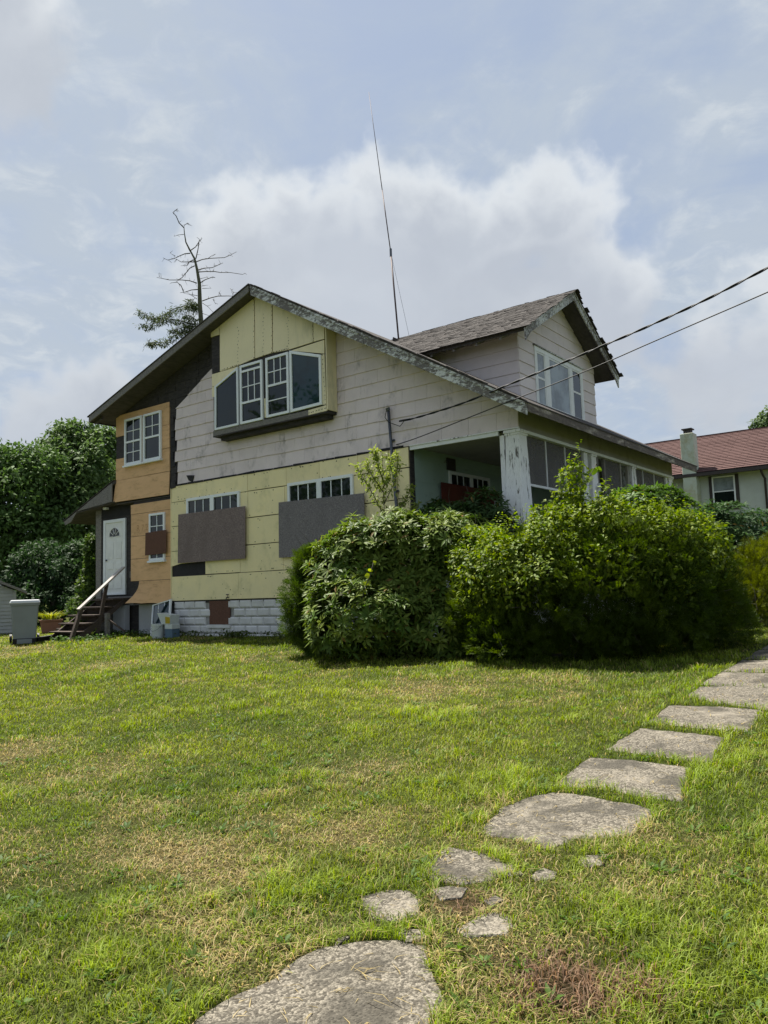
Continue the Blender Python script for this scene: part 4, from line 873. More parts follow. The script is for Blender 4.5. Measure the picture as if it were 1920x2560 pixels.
for i, (a, b, lab) in enumerate((((1005, 2010), (1140, 1950), 'pale stick lying in the grass below the bucket'), ((1060, 1960), (1170, 2015), 'short stick crossing another below the bucket'), ((1210, 2020), (1285, 1920), 'grey wooden lath propped against the blue tub'))):
    p, q = gpt(*ZC(*a)), gpt(*ZC(*b)); p[2] += .03; q[2] += .05+(.22 if i == 2 else 0); q[1] -= .0
    tag(MB().bar(p, q, .03, .02).build('stick', M['graywood']), lab, 'stick')
fs_ = gpt(*ZC(1300, 2000)); tag(MB().box(fs_[0]-.35, fs_[0]+.3, fs_[1]-.1, fs_[1]+.2, fs_[2]-.03, fs_[2]+.07).build('stone_slab', M['mortar'], bevel=.02), 'small grey stone slab lying against the foundation corner', 'stone')

# ------------------------------------------------------------------ antenna, service mast, cables
ab, at_ = PY(997.5, 858, 4.5), PY(922, 230, 4.5); am = PY(977, 632, 4.5); ab[2] = TOPR(ab[0])-.02
an = thing('radio_antenna', 'tall thin leaning radio antenna on the roof ridge', 'antenna', ab)
MB().tube([ab, am], .024, 8).build('mast', M['rust'], an, smooth=True); MB().tube([am, am*.62+at_*.38], .015, 6).tube([am*.62+at_*.38, at_], [.012, .006], 6).build('whip', M['rust'], an, smooth=True)
gw = PY(1025, 850, 4.3); MB().tube([PY(979, 640, 4.5), gw], .004, 5).build('guy_wire', M['cable'], an); MB().tube([am-np.array([0,0,.12]), am+np.array([0,0,.12])], .034, 8).build('clamp', M['metal'], an)
vent = PY(1014, 857, 4.5); tag(MB().prism([(-5.95, 4.3, TOPR(-5.95)-.05), (-5.35, 4.3, TOPR(-5.35)-.05), (-5.45, 4.3, TOPR(-5.45)+.10), (-5.9, 4.3, TOPR(-5.9)+.12)], (0, .5, 0)).build('roof_vent', M['shingle'], house))
mt, mbm = PY(971, 1027, -.10), PY(992, 1280, -.10)
sm = thing('service_mast', 'grey electric service mast fixed to the gable wall', 'mast', (mbm[0], -.1, .4))
MB().tube([(mbm[0]+.02, -.10, .4), mbm, mt], .032, 10).build('pipe', M['metal'], sm, smooth=True); MB().tube([mt, mt+np.array([-.01, -.02, .06])], [.045, .05], 10).build('weather_head', M['metal'], sm)
for z in (1.2, 2.9, 3.95):
    t = (z-mbm[2])/(mt[2]-mbm[2]); c = mbm+(mt-mbm)*t; MB().box(c[0]-.06, c[0]+.06, -.07, -.034, z-.02, z+.02).build('strap', M['metal'], sm)
MB().tube([mt+np.array([-.03,-.03,0]), mt+np.array([-.05,-.06,-.14]), mt+np.array([.03,-.05,-.25]), PY(1000, 1066, -.12), PY(1012, 1050, -.14)], .008, 6).build('drip_loop', M['cable'], sm, smooth=True)
Mp = np.array([-2.68, -.12, 4.32]); ang = math.radians(-12); nv_ = np.array([-math.sin(ang), math.cos(ang), 0])
def cable(pxs, M0, ext):
    P = [onplane(x, y, nv_, nv_@M0) for x, y in pxs]; d = P[0]-P[1]; d /= np.linalg.norm(d)
    P = [P[0]+d*ext*k/4+np.array([0, 0, .004*(ext*k/4)**2]) for k in (4, 3, 2, 1)]+P
    Q = []
    for i in range(len(P)-1):
        p0, p1_, p2, p3 = P[max(i-1, 0)], P[i], P[i+1], P[min(i+2, len(P)-1)]
        for t in np.linspace(0, 1, 12, endpoint=False): Q.append(.5*((2*p1_)+(-p0+p2)*t+(2*p0-5*p1_+4*p2-p3)*t*t+(-p0+3*p1_-3*p2+p3)*t**3))
    return Q+[P[-1]]
Q = cable([(1920,669),(1771,746),(1620,816),(1504,866),(1389,914),(1273,961),(1157,1008),(1042,1044),(998,1053)], Mp, 6)
ca = thing('power_cable', 'thick twisted black power cable running to the service mast', 'cable', Q[-1])
Ln = np.cumsum([0]+[np.linalg.norm(Q[i+1]-Q[i]) for i in range(len(Q)-1)])
for ph in (0, math.pi): MB().tube([q+np.array([0, .010*math.cos(l*9+ph), .010*math.sin(l*9+ph)]) for q, l in zip(Q, Ln)], .0105, 6).build('strand', M['cable'], ca, smooth=True)
MB().tube([Q[-3], Q[-10]], .022, 8).build('clamp', M['cable'], ca, smooth=True)
Q2 = cable([(1920,730),(1770,795),(1620,860),(1520,904),(1410,950),(1300,993),(1157,1050),(1042,1095),(990,1112)], np.array([-2.76, -.05, 3.87]), 6)
tag(MB().tube(Q2, .009, 6).build('telephone_cable', M['cable'], smooth=True), 'thin black cable sagging below the thick twisted one', 'cable')


# ------------------------------------------------------------------ foliage helpers
def unit(a): return a/(np.linalg.norm(a, axis=-1, keepdims=True)+1e-9)
def rnd(n): return unit(RNG.normal(size=(n, 3)))
def colvar(n, lo, hi, dark=.25):
    t = RNG.random((n, 1)); c = np.array(lo)*(1-t)+np.array(hi)*t; return c*(1+dark*(RNG.random((n, 1))*2-1))
def leafset(P, D, N, L, W, droop=.15, fold=True):
    n = len(P); L = np.asarray(L)[:, None]; W = np.asarray(W)[:, None]
    D = unit(D); S = unit(np.cross(D, N)); N = np.cross(S, D)
    mid = P+D*L*.48; tip = P+D*L-N*L*droop
    if fold:
        V = np.stack([P, mid+S*W/2+N*W*.12, tip, mid-S*W/2+N*W*.12, mid-N*W*.05], 1)
        F = np.array([[0,1,4],[1,2,4],[2,3,4],[3,0,4]])
    else:
        V = np.stack([P, mid+S*W/2, tip, mid-S*W/2], 1); F = np.array([[0,1,2,3]])
    k = V.shape[1]; return V.reshape(-1, 3), (F[None]+np.arange(n)[:, None, None]*k).reshape(-1, F.shape[1]), k
def lobes3(LB):
    out = []
    for px, py, d, rx, ry in LB: out.append((AT(px, py, d), rx*d/F, ry*d/F))
    return out
def samp(LB, n, lo=.8, hi=1.04, upbias=.0, keep=.78, zmin=None, bumpy=0):
    Ls = lobes3(LB); w = np.array([a*b for _, a, b in Ls]); w /= w.sum(); P = []; Nn = []
    tot = 0
    while tot < n:
        m = n*2; k = RNG.choice(len(Ls), m, p=w); d = rnd(m); d[:, 2] = d[:, 2]+upbias; d = unit(d)
        C = np.array([c for c, _, _ in Ls])[k]; R = np.array([[a, a, b] for _, a, b in Ls])[k]
        s_ = RNG.uniform(lo, hi, (m, 1)); p = C+d*R*s_; ok = np.ones(m, bool)
        for j, (c, a, b) in enumerate(Ls):
            q = np.linalg.norm((p-c)/np.array([a, a, b]), axis=1); ok &= (q > keep*lo/.8) | (k == j)
        if zmin is not None: ok &= p[:, 2] > zmin
        if bumpy:
            q1 = vnoise(p[:, 0]+p[:, 2]*.63, p[:, 1]-p[:, 2]*.81, bumpy*2.2, 21)+.55*vnoise(p[:, 0]-p[:, 2]*.7, p[:, 1]+p[:, 2]*.9, bumpy, 22)-.78
            p = p+unit(d/R)*(q1*bumpy*1.25)[:, None]
        ok &= p[:, 2] > gz(p[:, 0], p[:, 1])+.02
        P.append(p[ok]); Nn.append(unit(d/R)[ok]); tot += ok.sum()
    return np.concatenate(P)[:n], np.concatenate(Nn)[:n]
def rosettes(P, N, k, L, W, up=.55):
    """k leaves in a whorl round each shoot tip"""
    n = len(P); A = unit(N*.7+np.array([0, 0, up])+rnd(n)*.35); a = unit(np.cross(A, rnd(n))); b = np.cross(A, a); PP, DD, NN, ID = [], [], [], []
    ph = RNG.random(n)*6.28
    for j in range(k):
        t = ph+6.283*j/k+RNG.normal(size=n)*.2; rad = a*np.cos(t)[:, None]+b*np.sin(t)[:, None]; lift = RNG.uniform(-.15, .75, (n, 1))
        DD.append(unit(rad+A*lift)); NN.append(unit(A-rad*lift*.6)); PP.append(P+rad*.01); ID.append(np.arange(n))
    m = n*k; return np.concatenate(PP), np.concatenate(DD), np.concatenate(NN), RNG.uniform(*L, m), RNG.uniform(*W, m), np.concatenate(ID)
def stems(LB, base, n, r, mat, parent, name='stem'):
    Ls = lobes3(LB)
    for i in range(n):
        c = Ls[i % len(Ls)][0]; b = base+np.array([RNG.normal()*.12, RNG.normal()*.12, -.05]); m = (b+c)/2+RNG.normal(size=3)*.12
        MB().tube([b, b*.6+m*.4+RNG.normal(size=3)*.03, m, c], [r, r*.8, r*.6, r*.25], 6).build(name, mat, parent, smooth=True)
def twigs(t, LB, n):
    P, N = samp(LB, n, .9, 1.0, .3); mb = MB()
    for p, q in zip(P, N):
        d = unit(q*.8+np.array([0, 0, .3])+RNG.normal(size=3)*.4); l = RNG.uniform(.12, .35); mb.tube([p-d*.2, p+d*l*.5+RNG.normal(size=3)*.02, p+d*l], [.006, .004, .002], 4)
    mb.build('twigs', M['twig'], t, kind='stuff')
def rhodo(label, LB, n, L=(.12,.18), W=(.036,.05), lo=(.055,.10,.018), hi=(.14,.185,.035), pieces=0, k=8, name='rhododendron'):
    ls = lobes3(LB); c = np.mean([l[0] for l in ls], 0); base = np.array([c[0], c[1], gz(c[:1], c[1:2])[0]])
    t = thing(name, label, 'shrub', base)
    P1, N1 = samp(LB, n, .86, 1.04, .25, bumpy=.30); P2, N2 = samp(LB, n//2, .5, .82, .1, .5); P = np.concatenate([P1, P2]); N = np.concatenate([N1, N2])
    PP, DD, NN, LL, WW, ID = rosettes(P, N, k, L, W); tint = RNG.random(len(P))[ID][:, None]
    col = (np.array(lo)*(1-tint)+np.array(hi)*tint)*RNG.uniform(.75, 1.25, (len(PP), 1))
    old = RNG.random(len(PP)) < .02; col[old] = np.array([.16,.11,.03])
    pick = np.zeros(len(PP), bool)
    if pieces:
        vis = np.where(ID < n)[0]; dist = np.linalg.norm(PP[vis]-POS, axis=1); pick[vis[np.argsort(dist)[:pieces]]] = True
        meshes = []
        for q in range(4):
            V, Fc, kk = leafset(np.zeros((1,3)), np.array([[0,1.,0]]), np.array([[0,0,1.]]), [1], [.3], .12); me = bpy.data.meshes.new('leaf')
            me.from_pydata(V.tolist(), [], Fc.tolist()); at = me.color_attributes.new('Col', 'FLOAT_COLOR', 'POINT'); cc = np.array(lo)*(1-q/3)+np.array(hi)*q/3
            at.data.foreach_set('color', np.tile([*cc, 1], len(V)).astype(np.float32)); me.materials.append(M['leaf']); meshes.append(me)
        for i in np.where(pick)[0]:
            d = DD[i]; s_ = np.cross(d, NN[i]); s_ /= np.linalg.norm(s_); nn = np.cross(s_, d)
            o = link('leaf', meshes[int(tint[i, 0]*3.99)], PP[i], t); mt_ = Matrix(((s_[0], d[0], nn[0], 0), (s_[1], d[1], nn[1], 0), (s_[2], d[2], nn[2], 0), (0, 0, 0, 1)))
            o.rotation_euler = mt_.to_euler(); o.scale = (float(LL[i]),)*3
    q = ~pick; V, Fc, kk = leafset(PP[q], DD[q], NN[q], LL[q], WW[q], .14)
    fastmesh('foliage', V, Fc, np.repeat(col[q], kk, 0), M['leaf'], t, kind='stuff'); stems(LB, base, 7, .03, M['bark'], t); twigs(t, LB, 18); return t
def leafy(name, label, cat, LB, n, L, W, lo, hi, mat='leaf2', inner=.4, stem=5, r=.03, group=None, upb=.2, fold=False, zmin=None, droop=.25):
    ls = lobes3(LB); c = np.mean([l[0] for l in ls], 0); base = np.array([c[0], c[1], gz(c[:1], c[1:2])[0]]); t = thing(name, label, cat, base, group)
    P1, N1 = samp(LB, n, .84, 1.06, upb, zmin=zmin, bumpy=.26); P2, N2 = samp(LB, int(n*inner), .45, .8, .1, .4, zmin); P = np.concatenate([P1, P2]); N = np.concatenate([N1, N2]); m = len(P)
    D = unit(N*.5+rnd(m)*.9+np.array([0,0,-.15])); NN = unit(N*.6+np.array([0,0,.6])+rnd(m)*.6)
    V, Fc, kk = leafset(P, D, NN, RNG.uniform(*L, m), RNG.uniform(*W, m), droop, fold)
    fastmesh('foliage', V, Fc, np.repeat(colvar(m, lo, hi), kk, 0), M[mat], t, kind='stuff')
    if stem: stems(LB, base, stem, r, M['bark'], t)
    return t
def sprays(P, N, k, L, W):
    """flat feathery shoots of short needles"""
    n = len(P); A = unit(N*.8+rnd(n)*.45+np.array([0, 0, .35])); a = unit(np.cross(A, rnd(n))); out = [[], [], []]
    for j in range(k):
        t = (j//2)/(k/2); s_ = 1 if j % 2 else -1; ln = .11
        out[0].append(P+A*ln*t); out[1].append(unit(A*.7+a*s_*(1-.4*t)+rnd(n)*.15)); out[2].append(unit(np.cross(A, a)+rnd(n)*.3))
    m = n*k; return [np.concatenate(o) for o in out] + [RNG.uniform(*L, m), RNG.uniform(*W, m), np.tile(np.arange(n), k)]

# ------------------------------------------------------------------ shrubs in front of the house
BA = [(850,1490,13.6,75,95),(905,1430,13.3,105,135),(1010,1410,13.2,120,140),(1105,1430,13.0,115,150),(950,1540,12.9,160,105),(1090,1560,12.8,130,95),(1040,1345,13.5,95,60),(1140,1350,13.6,80,70),(1185,1410,13.1,80,90),(1190,1510,12.6,70,110),(830,1560,13.6,70,75)]
rhodo('large glossy leaved rhododendron hiding the corner of the yellow foam wall', BA, 2300, (.125,.185), (.04,.055), lo=(.065,.115,.02), hi=(.16,.205,.04), pieces=300)
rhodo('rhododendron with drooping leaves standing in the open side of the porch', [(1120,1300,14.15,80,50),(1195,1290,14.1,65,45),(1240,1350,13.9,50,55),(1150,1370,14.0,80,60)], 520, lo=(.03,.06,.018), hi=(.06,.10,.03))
rhodo('rhododendron topping the tangle in front of the porch screens', [(1600,1275,14.0,90,60),(1545,1315,13.8,60,50),(1670,1310,14.1,70,50),(1600,1380,13.8,110,70)], 900, hi=(.085,.15,.03))
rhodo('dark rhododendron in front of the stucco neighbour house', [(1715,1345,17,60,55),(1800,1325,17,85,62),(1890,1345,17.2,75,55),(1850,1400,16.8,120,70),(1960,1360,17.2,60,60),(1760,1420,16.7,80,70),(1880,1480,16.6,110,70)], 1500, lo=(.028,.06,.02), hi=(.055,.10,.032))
BY_ = [(1190,1560,12.0,75,90),(1245,1520,11.8,95,125),(1350,1470,11.6,130,150),(1500,1460,11.1,150,165),(1640,1470,11.1,140,155),(1755,1490,11.4,100,140),(1290,1600,11.5,120,75),(1450,1605,11.4,150,80),(1600,1595,11.4,150,80),(1735,1570,11.6,110,85),(1810,1530,11.8,55,80)]
def yew(label, LB, n, lo, hi, k=10, name='yew_bush'):
    ls = lobes3(LB); c = np.mean([l[0] for l in ls], 0); base = np.array([c[0], c[1], gz(c[:1], c[1:2])[0]]); t = thing(name, label, 'shrub', base)
    P1, N1 = samp(LB, n, .84, 1.04, .1, bumpy=.22); P2, N2 = samp(LB, int(n*1.3), .15, .84, 0, .2); P = np.concatenate([P1, P2]); N = np.concatenate([N1, N2])
    # shoots gather in tufts
    cl = np.array([vnoise(P[:, 0]*1.0+P[:, 2]*.7, P[:, 1]+P[:, 2]*1.3, .22, 3)]).T; P = P+N*(cl-.5)*.16
    PP, DD, NN, LL, WW, ID = sprays(P, N, k, (.035,.06), (.009,.014)); V, Fc, kk = leafset(PP, DD, NN, LL, WW, .05, False)
    cc = (np.array(lo)*(1-cl)+np.array(hi)*cl)*RNG.uniform(.75, 1.25, (len(P), 1))
    fastmesh('foliage', V, Fc, np.repeat(cc[ID]*RNG.uniform(.8, 1.2, (len(ID), 1)), kk, 0), M['leaf2'], t, kind='stuff'); stems(LB, base, 8, .05, M['bark'], t); twigs(t, LB, 30); return t
yew('huge rounded dark green yew overgrown by a vine in front of the porch', BY_, 11500, (.022,.042,.006), (.075,.11,.011))
yew('feathery dark yew behind the left end of the large rhododendron', [(775,1430,13.8,40,70),(770,1500,13.6,50,85),(760,1560,13.5,45,60),(800,1390,14.0,40,40),(800,1600,13.4,50,40),(930,1370,14.2,60,40)], 3000, (.03,.055,.01), (.065,.10,.014))
yew('low olive green yew beside the far end of the path', [(1885,1410,15,60,50),(1930,1400,15.3,60,60),(1900,1470,14.6,75,60),(1870,1520,14.4,65,40),(1960,1480,15,60,70)], 2600, (.05,.065,.008), (.11,.13,.015))
VI = [(1300,1400,11.5,100,80),(1390,1360,11.4,105,75),(1430,1285,11.5,45,50),(1510,1280,11.6,60,50),(1500,1330,11.4,110,70),(1600,1350,11.4,110,80),(1690,1370,11.5,100,75),(1432,1225,11.5,17,50),(1445,1180,11.5,10,32),(1350,1440,11.2,110,80),(1500,1420,11.0,120,80),(1620,1430,11.1,110,70),(1235,1450,11.6,70,70),(1760,1420,11.5,60,60),(1215,1530,11.7,50,80),(1205,1400,12.2,60,55),(1180,1460,12.1,55,70)]
vine_ = leafy('climbing_vine', 'yellow green climbing vine smothering the top of the yew', 'vine', VI, 15000, (.05,.095), (.03,.058), (.06,.11,.012), (.19,.235,.024), inner=.35, stem=6, r=.012, fold=True)
def shoots(par, LB, n, ln, k, L, W, lo, hi, up=.9):
    P, N = samp(LB, n, .95, 1.02, .6); A = unit(N*.6+np.array([0, 0, up])+rnd(n)*.3); PP, DD, NN = [], [], []; le = RNG.uniform(*ln, (n, 1))
    for j in range(k):
        t = (j+1)/k; sd = unit(np.cross(A, rnd(n))); PP.append(P+A*le*t+sd*.01); DD.append(unit(sd+A*.5)); NN.append(unit(A+rnd(n)*.4))
    PP, DD, NN = map(np.concatenate, (PP, DD, NN)); m = len(PP); V, Fc, kk = leafset(PP, DD, NN, RNG.uniform(*L, m), RNG.uniform(*W, m), .25); fastmesh('shoots', V, Fc, np.repeat(colvar(m, lo, hi), kk, 0), M['leaf2'], par, kind='stuff')
shoots(vine_, VI, 260, (.10,.32), 10, (.04,.08), (.025,.045), (.09,.15,.015), (.20,.25,.03))
# hanging tendrils with pale round leaves
def tendril(label, pxs, d, nleaf, col=((.20,.26,.03),(.28,.33,.05)), size=(.06,.10)):
    pts = [AT(x, y, dd) for (x, y), dd in zip(pxs, np.linspace(d[0], d[1], len(pxs)))]; t = thing('vine_tendril', label, 'vine', pts[-1])
    MB().tube(pts, .006, 5).build('stem', M['twig'], t, smooth=True)
    for i in range(nleaf):
        u = (i+.5)/nleaf*(len(pts)-1); j = min(int(u), len(pts)-2); p = pts[j]+(pts[j+1]-pts[j])*(u-j); sz = RNG.uniform(*size); d_ = unit(RNG.normal(size=3)+np.array([0, 0, -.6])-FW*.2); n_ = unit(-FW+RNG.normal(size=3)*.5); s_ = unit(np.cross(d_, n_)); n_ = np.cross(s_, d_)
        ring = [p+d_*sz*a+s_*sz*b+n_*sz*c for a, b, c in ((0,0,0),(.1,.35,.05),(.45,.5,.08),(.8,.28,0),(1,0,-.1),(.8,-.28,0),(.45,-.5,.08),(.1,-.35,.05))]
        me_ = MB().add(ring+[p+d_*sz*.45], [(k, (k+1) % 8, 8) for k in range(8)]); o = me_.build('leaf', M['leaf2'], t)
        at = o.data.color_attributes.new('Col', 'FLOAT_COLOR', 'POINT'); c = colvar(1, *col)[0]; at.data.foreach_set('color', np.tile([*c, 1], 9).astype(np.float32))
tendril('pale leaved vine tendril hanging down the front of the large rhododendron', [(935,1400),(925,1440),(912,1470),(905,1500),(880,1520),(858,1528)], (12.2, 12.0), 13)
tendril('vine tendril with round leaves reaching up the corner column', [(1330,1335),(1310,1312),(1295,1290),(1290,1275)], (12.6, 13.2), 6, ((.10,.16,.02),(.16,.22,.03)))
tendril('long leaved vine tip waving beside the second porch column', [(1455,1250),(1470,1200),(1490,1160),(1500,1185)], (12.0, 12.4), 6, ((.08,.14,.02),(.13,.19,.03)), (.09,.14))
# sapling in front of the yellow foam
sp0 = AT(965, 1420, 14.5); sp = thing('sapling', 'slender pale green sapling rising in front of the yellow foam wall', 'sapling', (sp0[0], sp0[1], gz(sp0[:1], sp0[1:2])[0]))
P = []; D_ = []
for pl in ([(968,1440),(962,1300),(958,1220),(955,1130)], [(960,1290),(935,1240),(905,1190),(890,1165)], [(960,1260),(985,1210),(995,1165),(992,1135)], [(958,1230),(930,1190),(915,1150)], [(962,1300),(1000,1270),(1020,1240),(1030,1215)], [(958,1220),(975,1180),(975,1140)], [(957,1200),(940,1150),(935,1120)], [(1015,1400),(1018,1310),(1030,1270),(1045,1262)]):
    dep = np.linspace(14.5, 14.5+RNG.uniform(-.35, .2), len(pl)); pts = [AT(x, y, d) for (x, y), d in zip(pl, dep)]
    MB().tube(pts, list(np.linspace(.012, .003, len(pts))), 5).build('branch', M['twig'], sp, smooth=True)
    for i in range(150):
        t = RNG.uniform(.12, 1)*(len(pts)-1); j = min(int(t), len(pts)-2); p = pts[j]+(pts[j+1]-pts[j])*(t-j); P.append(p+RNG.normal(size=3)*.03); D_.append(unit(RNG.normal(size=3)+np.array([0, 0, .1])))
P, D_ = np.array(P), np.array(D_); m = len(P); V, Fc, kk = leafset(P, D_, unit(np.array([[0,0,1.]])+rnd(m)*.7), RNG.uniform(.06,.12,m), RNG.uniform(.026,.045,m), .25); fastmesh('foliage', V, Fc, np.repeat(colvar(m, (.16,.22,.04), (.30,.34,.09)), kk, 0), M['leaf2'], sp, kind='stuff')

# ------------------------------------------------------------------ background trees
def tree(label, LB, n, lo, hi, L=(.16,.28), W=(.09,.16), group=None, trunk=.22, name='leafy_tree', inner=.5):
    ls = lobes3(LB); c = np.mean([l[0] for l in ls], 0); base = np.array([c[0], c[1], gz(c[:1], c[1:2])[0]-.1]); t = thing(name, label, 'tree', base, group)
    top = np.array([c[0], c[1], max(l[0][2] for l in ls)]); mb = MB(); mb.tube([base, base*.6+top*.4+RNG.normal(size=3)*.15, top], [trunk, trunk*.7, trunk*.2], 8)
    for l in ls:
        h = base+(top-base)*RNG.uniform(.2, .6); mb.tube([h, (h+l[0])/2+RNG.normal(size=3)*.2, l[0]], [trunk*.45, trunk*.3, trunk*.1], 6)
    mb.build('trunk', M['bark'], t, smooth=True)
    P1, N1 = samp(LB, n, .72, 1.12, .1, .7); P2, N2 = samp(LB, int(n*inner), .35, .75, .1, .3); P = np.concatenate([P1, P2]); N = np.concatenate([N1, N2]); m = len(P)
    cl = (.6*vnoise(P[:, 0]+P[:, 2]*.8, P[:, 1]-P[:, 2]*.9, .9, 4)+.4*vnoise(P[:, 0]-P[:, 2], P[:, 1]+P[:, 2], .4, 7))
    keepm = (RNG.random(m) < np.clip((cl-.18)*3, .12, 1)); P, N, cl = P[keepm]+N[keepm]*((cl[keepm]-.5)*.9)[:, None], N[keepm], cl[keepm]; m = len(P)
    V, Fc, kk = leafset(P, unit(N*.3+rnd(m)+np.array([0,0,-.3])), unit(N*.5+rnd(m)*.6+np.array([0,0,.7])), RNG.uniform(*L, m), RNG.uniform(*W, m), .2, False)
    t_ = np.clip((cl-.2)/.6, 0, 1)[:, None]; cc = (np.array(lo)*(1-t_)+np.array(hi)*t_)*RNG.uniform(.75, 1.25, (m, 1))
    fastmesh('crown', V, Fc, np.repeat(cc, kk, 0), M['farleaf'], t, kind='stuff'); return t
G1 = 'trees beyond the lawn'
tree('broad dark green tree standing behind the garden shed', [(30,1170,34,75,60),(-50,1180,34,80,80),(20,1250,33,95,85),(95,1190,34,70,70),(70,1330,33,105,85),(-40,1330,33,90,90),(20,1400,33,110,60)], 15000, (.045,.085,.022), (.10,.165,.045), group=G1)
tree('tall loose crowned tree rising behind the entrance lean-to', [(165,1120,37,60,60),(205,1095,37,45,40),(140,1190,36,75,80),(205,1190,36,75,80),(170,1290,35,95,90),(240,1270,36,60,80)], 15000, (.045,.085,.025), (.115,.175,.055), group=G1)
tree('tree whose leaves show just under the left roof eave', [(255,1110,40,40,45),(285,1150,40,45,60),(270,1230,39,55,80),(300,1220,40,40,60),(265,1330,38,55,70)], 9000, (.045,.09,.025), (.115,.175,.055), group=G1)
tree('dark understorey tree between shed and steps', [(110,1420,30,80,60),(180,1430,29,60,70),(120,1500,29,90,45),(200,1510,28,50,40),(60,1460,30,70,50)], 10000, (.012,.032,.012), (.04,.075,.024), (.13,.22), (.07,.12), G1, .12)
leafy('leafy_shrub', 'light green shrub growing against the left wall of the entrance', 'shrub', [(232,1400,24,22,60),(228,1470,23.8,25,60),(215,1530,23.5,35,40)], 2600, (.08,.14), (.05,.08), (.035,.07,.015), (.09,.13,.03))
tree('distant tree top showing over the red brown roof', [(1905,1065,52,28,28),(1945,1055,52,40,40),(1980,1090,52,50,50)], 3500, (.06,.10,.04), (.13,.18,.07), (.2,.35), (.12,.2), None, .2)

def rawtree(label, c, r, n):
    # built by position: these stand beside the lawn, outside the picture, and show only in the window glass
    base = np.array([c[0], c[1], gz(np.array([c[0]]), np.array([c[1]]))[0]-.1]); t = thing('roadside_tree', label, 'tree', base, 'roadside trees')
    top = base+np.array([0, 0, c[2]+r*.6]); MB().tube([base, base*.5+top*.5+.2, top], [.25, .18, .05], 8).build('trunk', M['bark'], t, smooth=True)
    d = rnd(n); P = np.array(c)+d*np.array([r, r, r*1.1])*RNG.uniform(.5, 1.1, (n, 1)); P = P[vnoise(P[:, 0]+P[:, 2], P[:, 1]-P[:, 2], 1.2, 5) > .35]; m = len(P)
    V, Fc, kk = leafset(P, rnd(m), rnd(m), RNG.uniform(.25, .4, m), RNG.uniform(.15, .25, m), .2, False); fastmesh('crown', V, Fc, np.repeat(colvar(m, (.04,.08,.02), (.10,.16,.04)), kk, 0), M['farleaf'], t, kind='stuff')
for c_ in ((-20, -17, 6.5), (-27, -24, 7), (-14, -23, 6)): rawtree('leafy roadside tree beside the lawn, reflected in the bay window', c_, 4.2, 5000)
# half dead spruce behind the house
Z9 = lambda x, y: (320+x*.2411, 480+y*.2411)
SD = 30.0; s0 = AT(*Z9(765, 1450), SD)
spr = thing('spruce_tree', 'half dead spruce with bare crooked branches standing behind the roof', 'tree', (s0[0], s0[1], 0))
tp = [(765,1450),(745,1180),(740,950),(715,800),(690,690),(640,600),(600,520),(585,430),(580,360)]; tr_ = [26,23,18,14,11,9,7,5,4]
tw = [AT(*Z9(*p), SD) for p in tp]; kpx = .2411*SD/F
MB().tube([np.array([s0[0]+.05, s0[1]+.05, -.2])]+tw, [.26]+[r*kpx for r in tr_], 9).build('trunk', M['sprucebark'], spr, smooth=True)
BR = [[(580,370),(530,320),(500,250),(465,210),(490,190),(515,175)],[(580,370),(585,340),(635,322)],[(578,440),(520,445),(478,460)],[(650,605),(700,570),(740,510),(755,500)],[(705,690),(725,600),(735,540),(740,490),(715,470)],
 [(645,635),(590,640),(540,660),(480,690),(410,705),(362,682)],[(490,665),(435,632)],[(705,725),(770,700),(850,688),(1000,680),(1060,655),(1125,620)],[(830,690),(870,660),(910,642)],[(695,725),(620,725),(550,725),(500,695)],[(690,700),(640,720),(610,765),(570,762)],
 [(730,808),(790,790),(870,785),(930,760),(985,735)],[(735,830),(800,825),(900,825),(960,835),(1060,835),(1190,855),(1215,840)],[(690,765),(640,790),(600,840),(560,890),(520,910)],[(715,945),(640,920),(560,912),(430,912),(350,895),(298,885)],[(325,880),(322,850)],
 [(745,945),(800,910),(880,880),(905,888)],[(750,900),(830,880)],[(725,1010),(660,1015),(600,1035),(540,1045)],[(575,1030),(550,970),(510,935),(445,942)],[(770,1000),(865,998)],[(765,975),(830,965)],[(720,1075),(640,1060),(580,1052)],[(715,1110),(680,1085),(630,1060)],
 [(770,1130),(850,1100),(930,1080),(1030,1078),(1085,1080),(1095,1040),(1060,1000)],[(880,1110),(910,1165)],[(965,1075),(940,1040)],[(770,1150),(830,1190),(890,1255)],[(775,1260),(850,1285)]]
FOL = [[(715,1220),(600,1180),(480,1210),(380,1270),(300,1310),(230,1290),(110,1235)],[(700,1370),(600,1350),(500,1325),(390,1310),(240,1380),(130,1380)],[(720,1390),(600,1400),(520,1420),(450,1430)],[(690,1440),(600,1440),(480,1490),(380,1560),(270,1560),(215,1560)],[(720,1330),(640,1290),(560,1260)],[(715,1180),(680,1150),(640,1130)]]
NP, ND = [], []
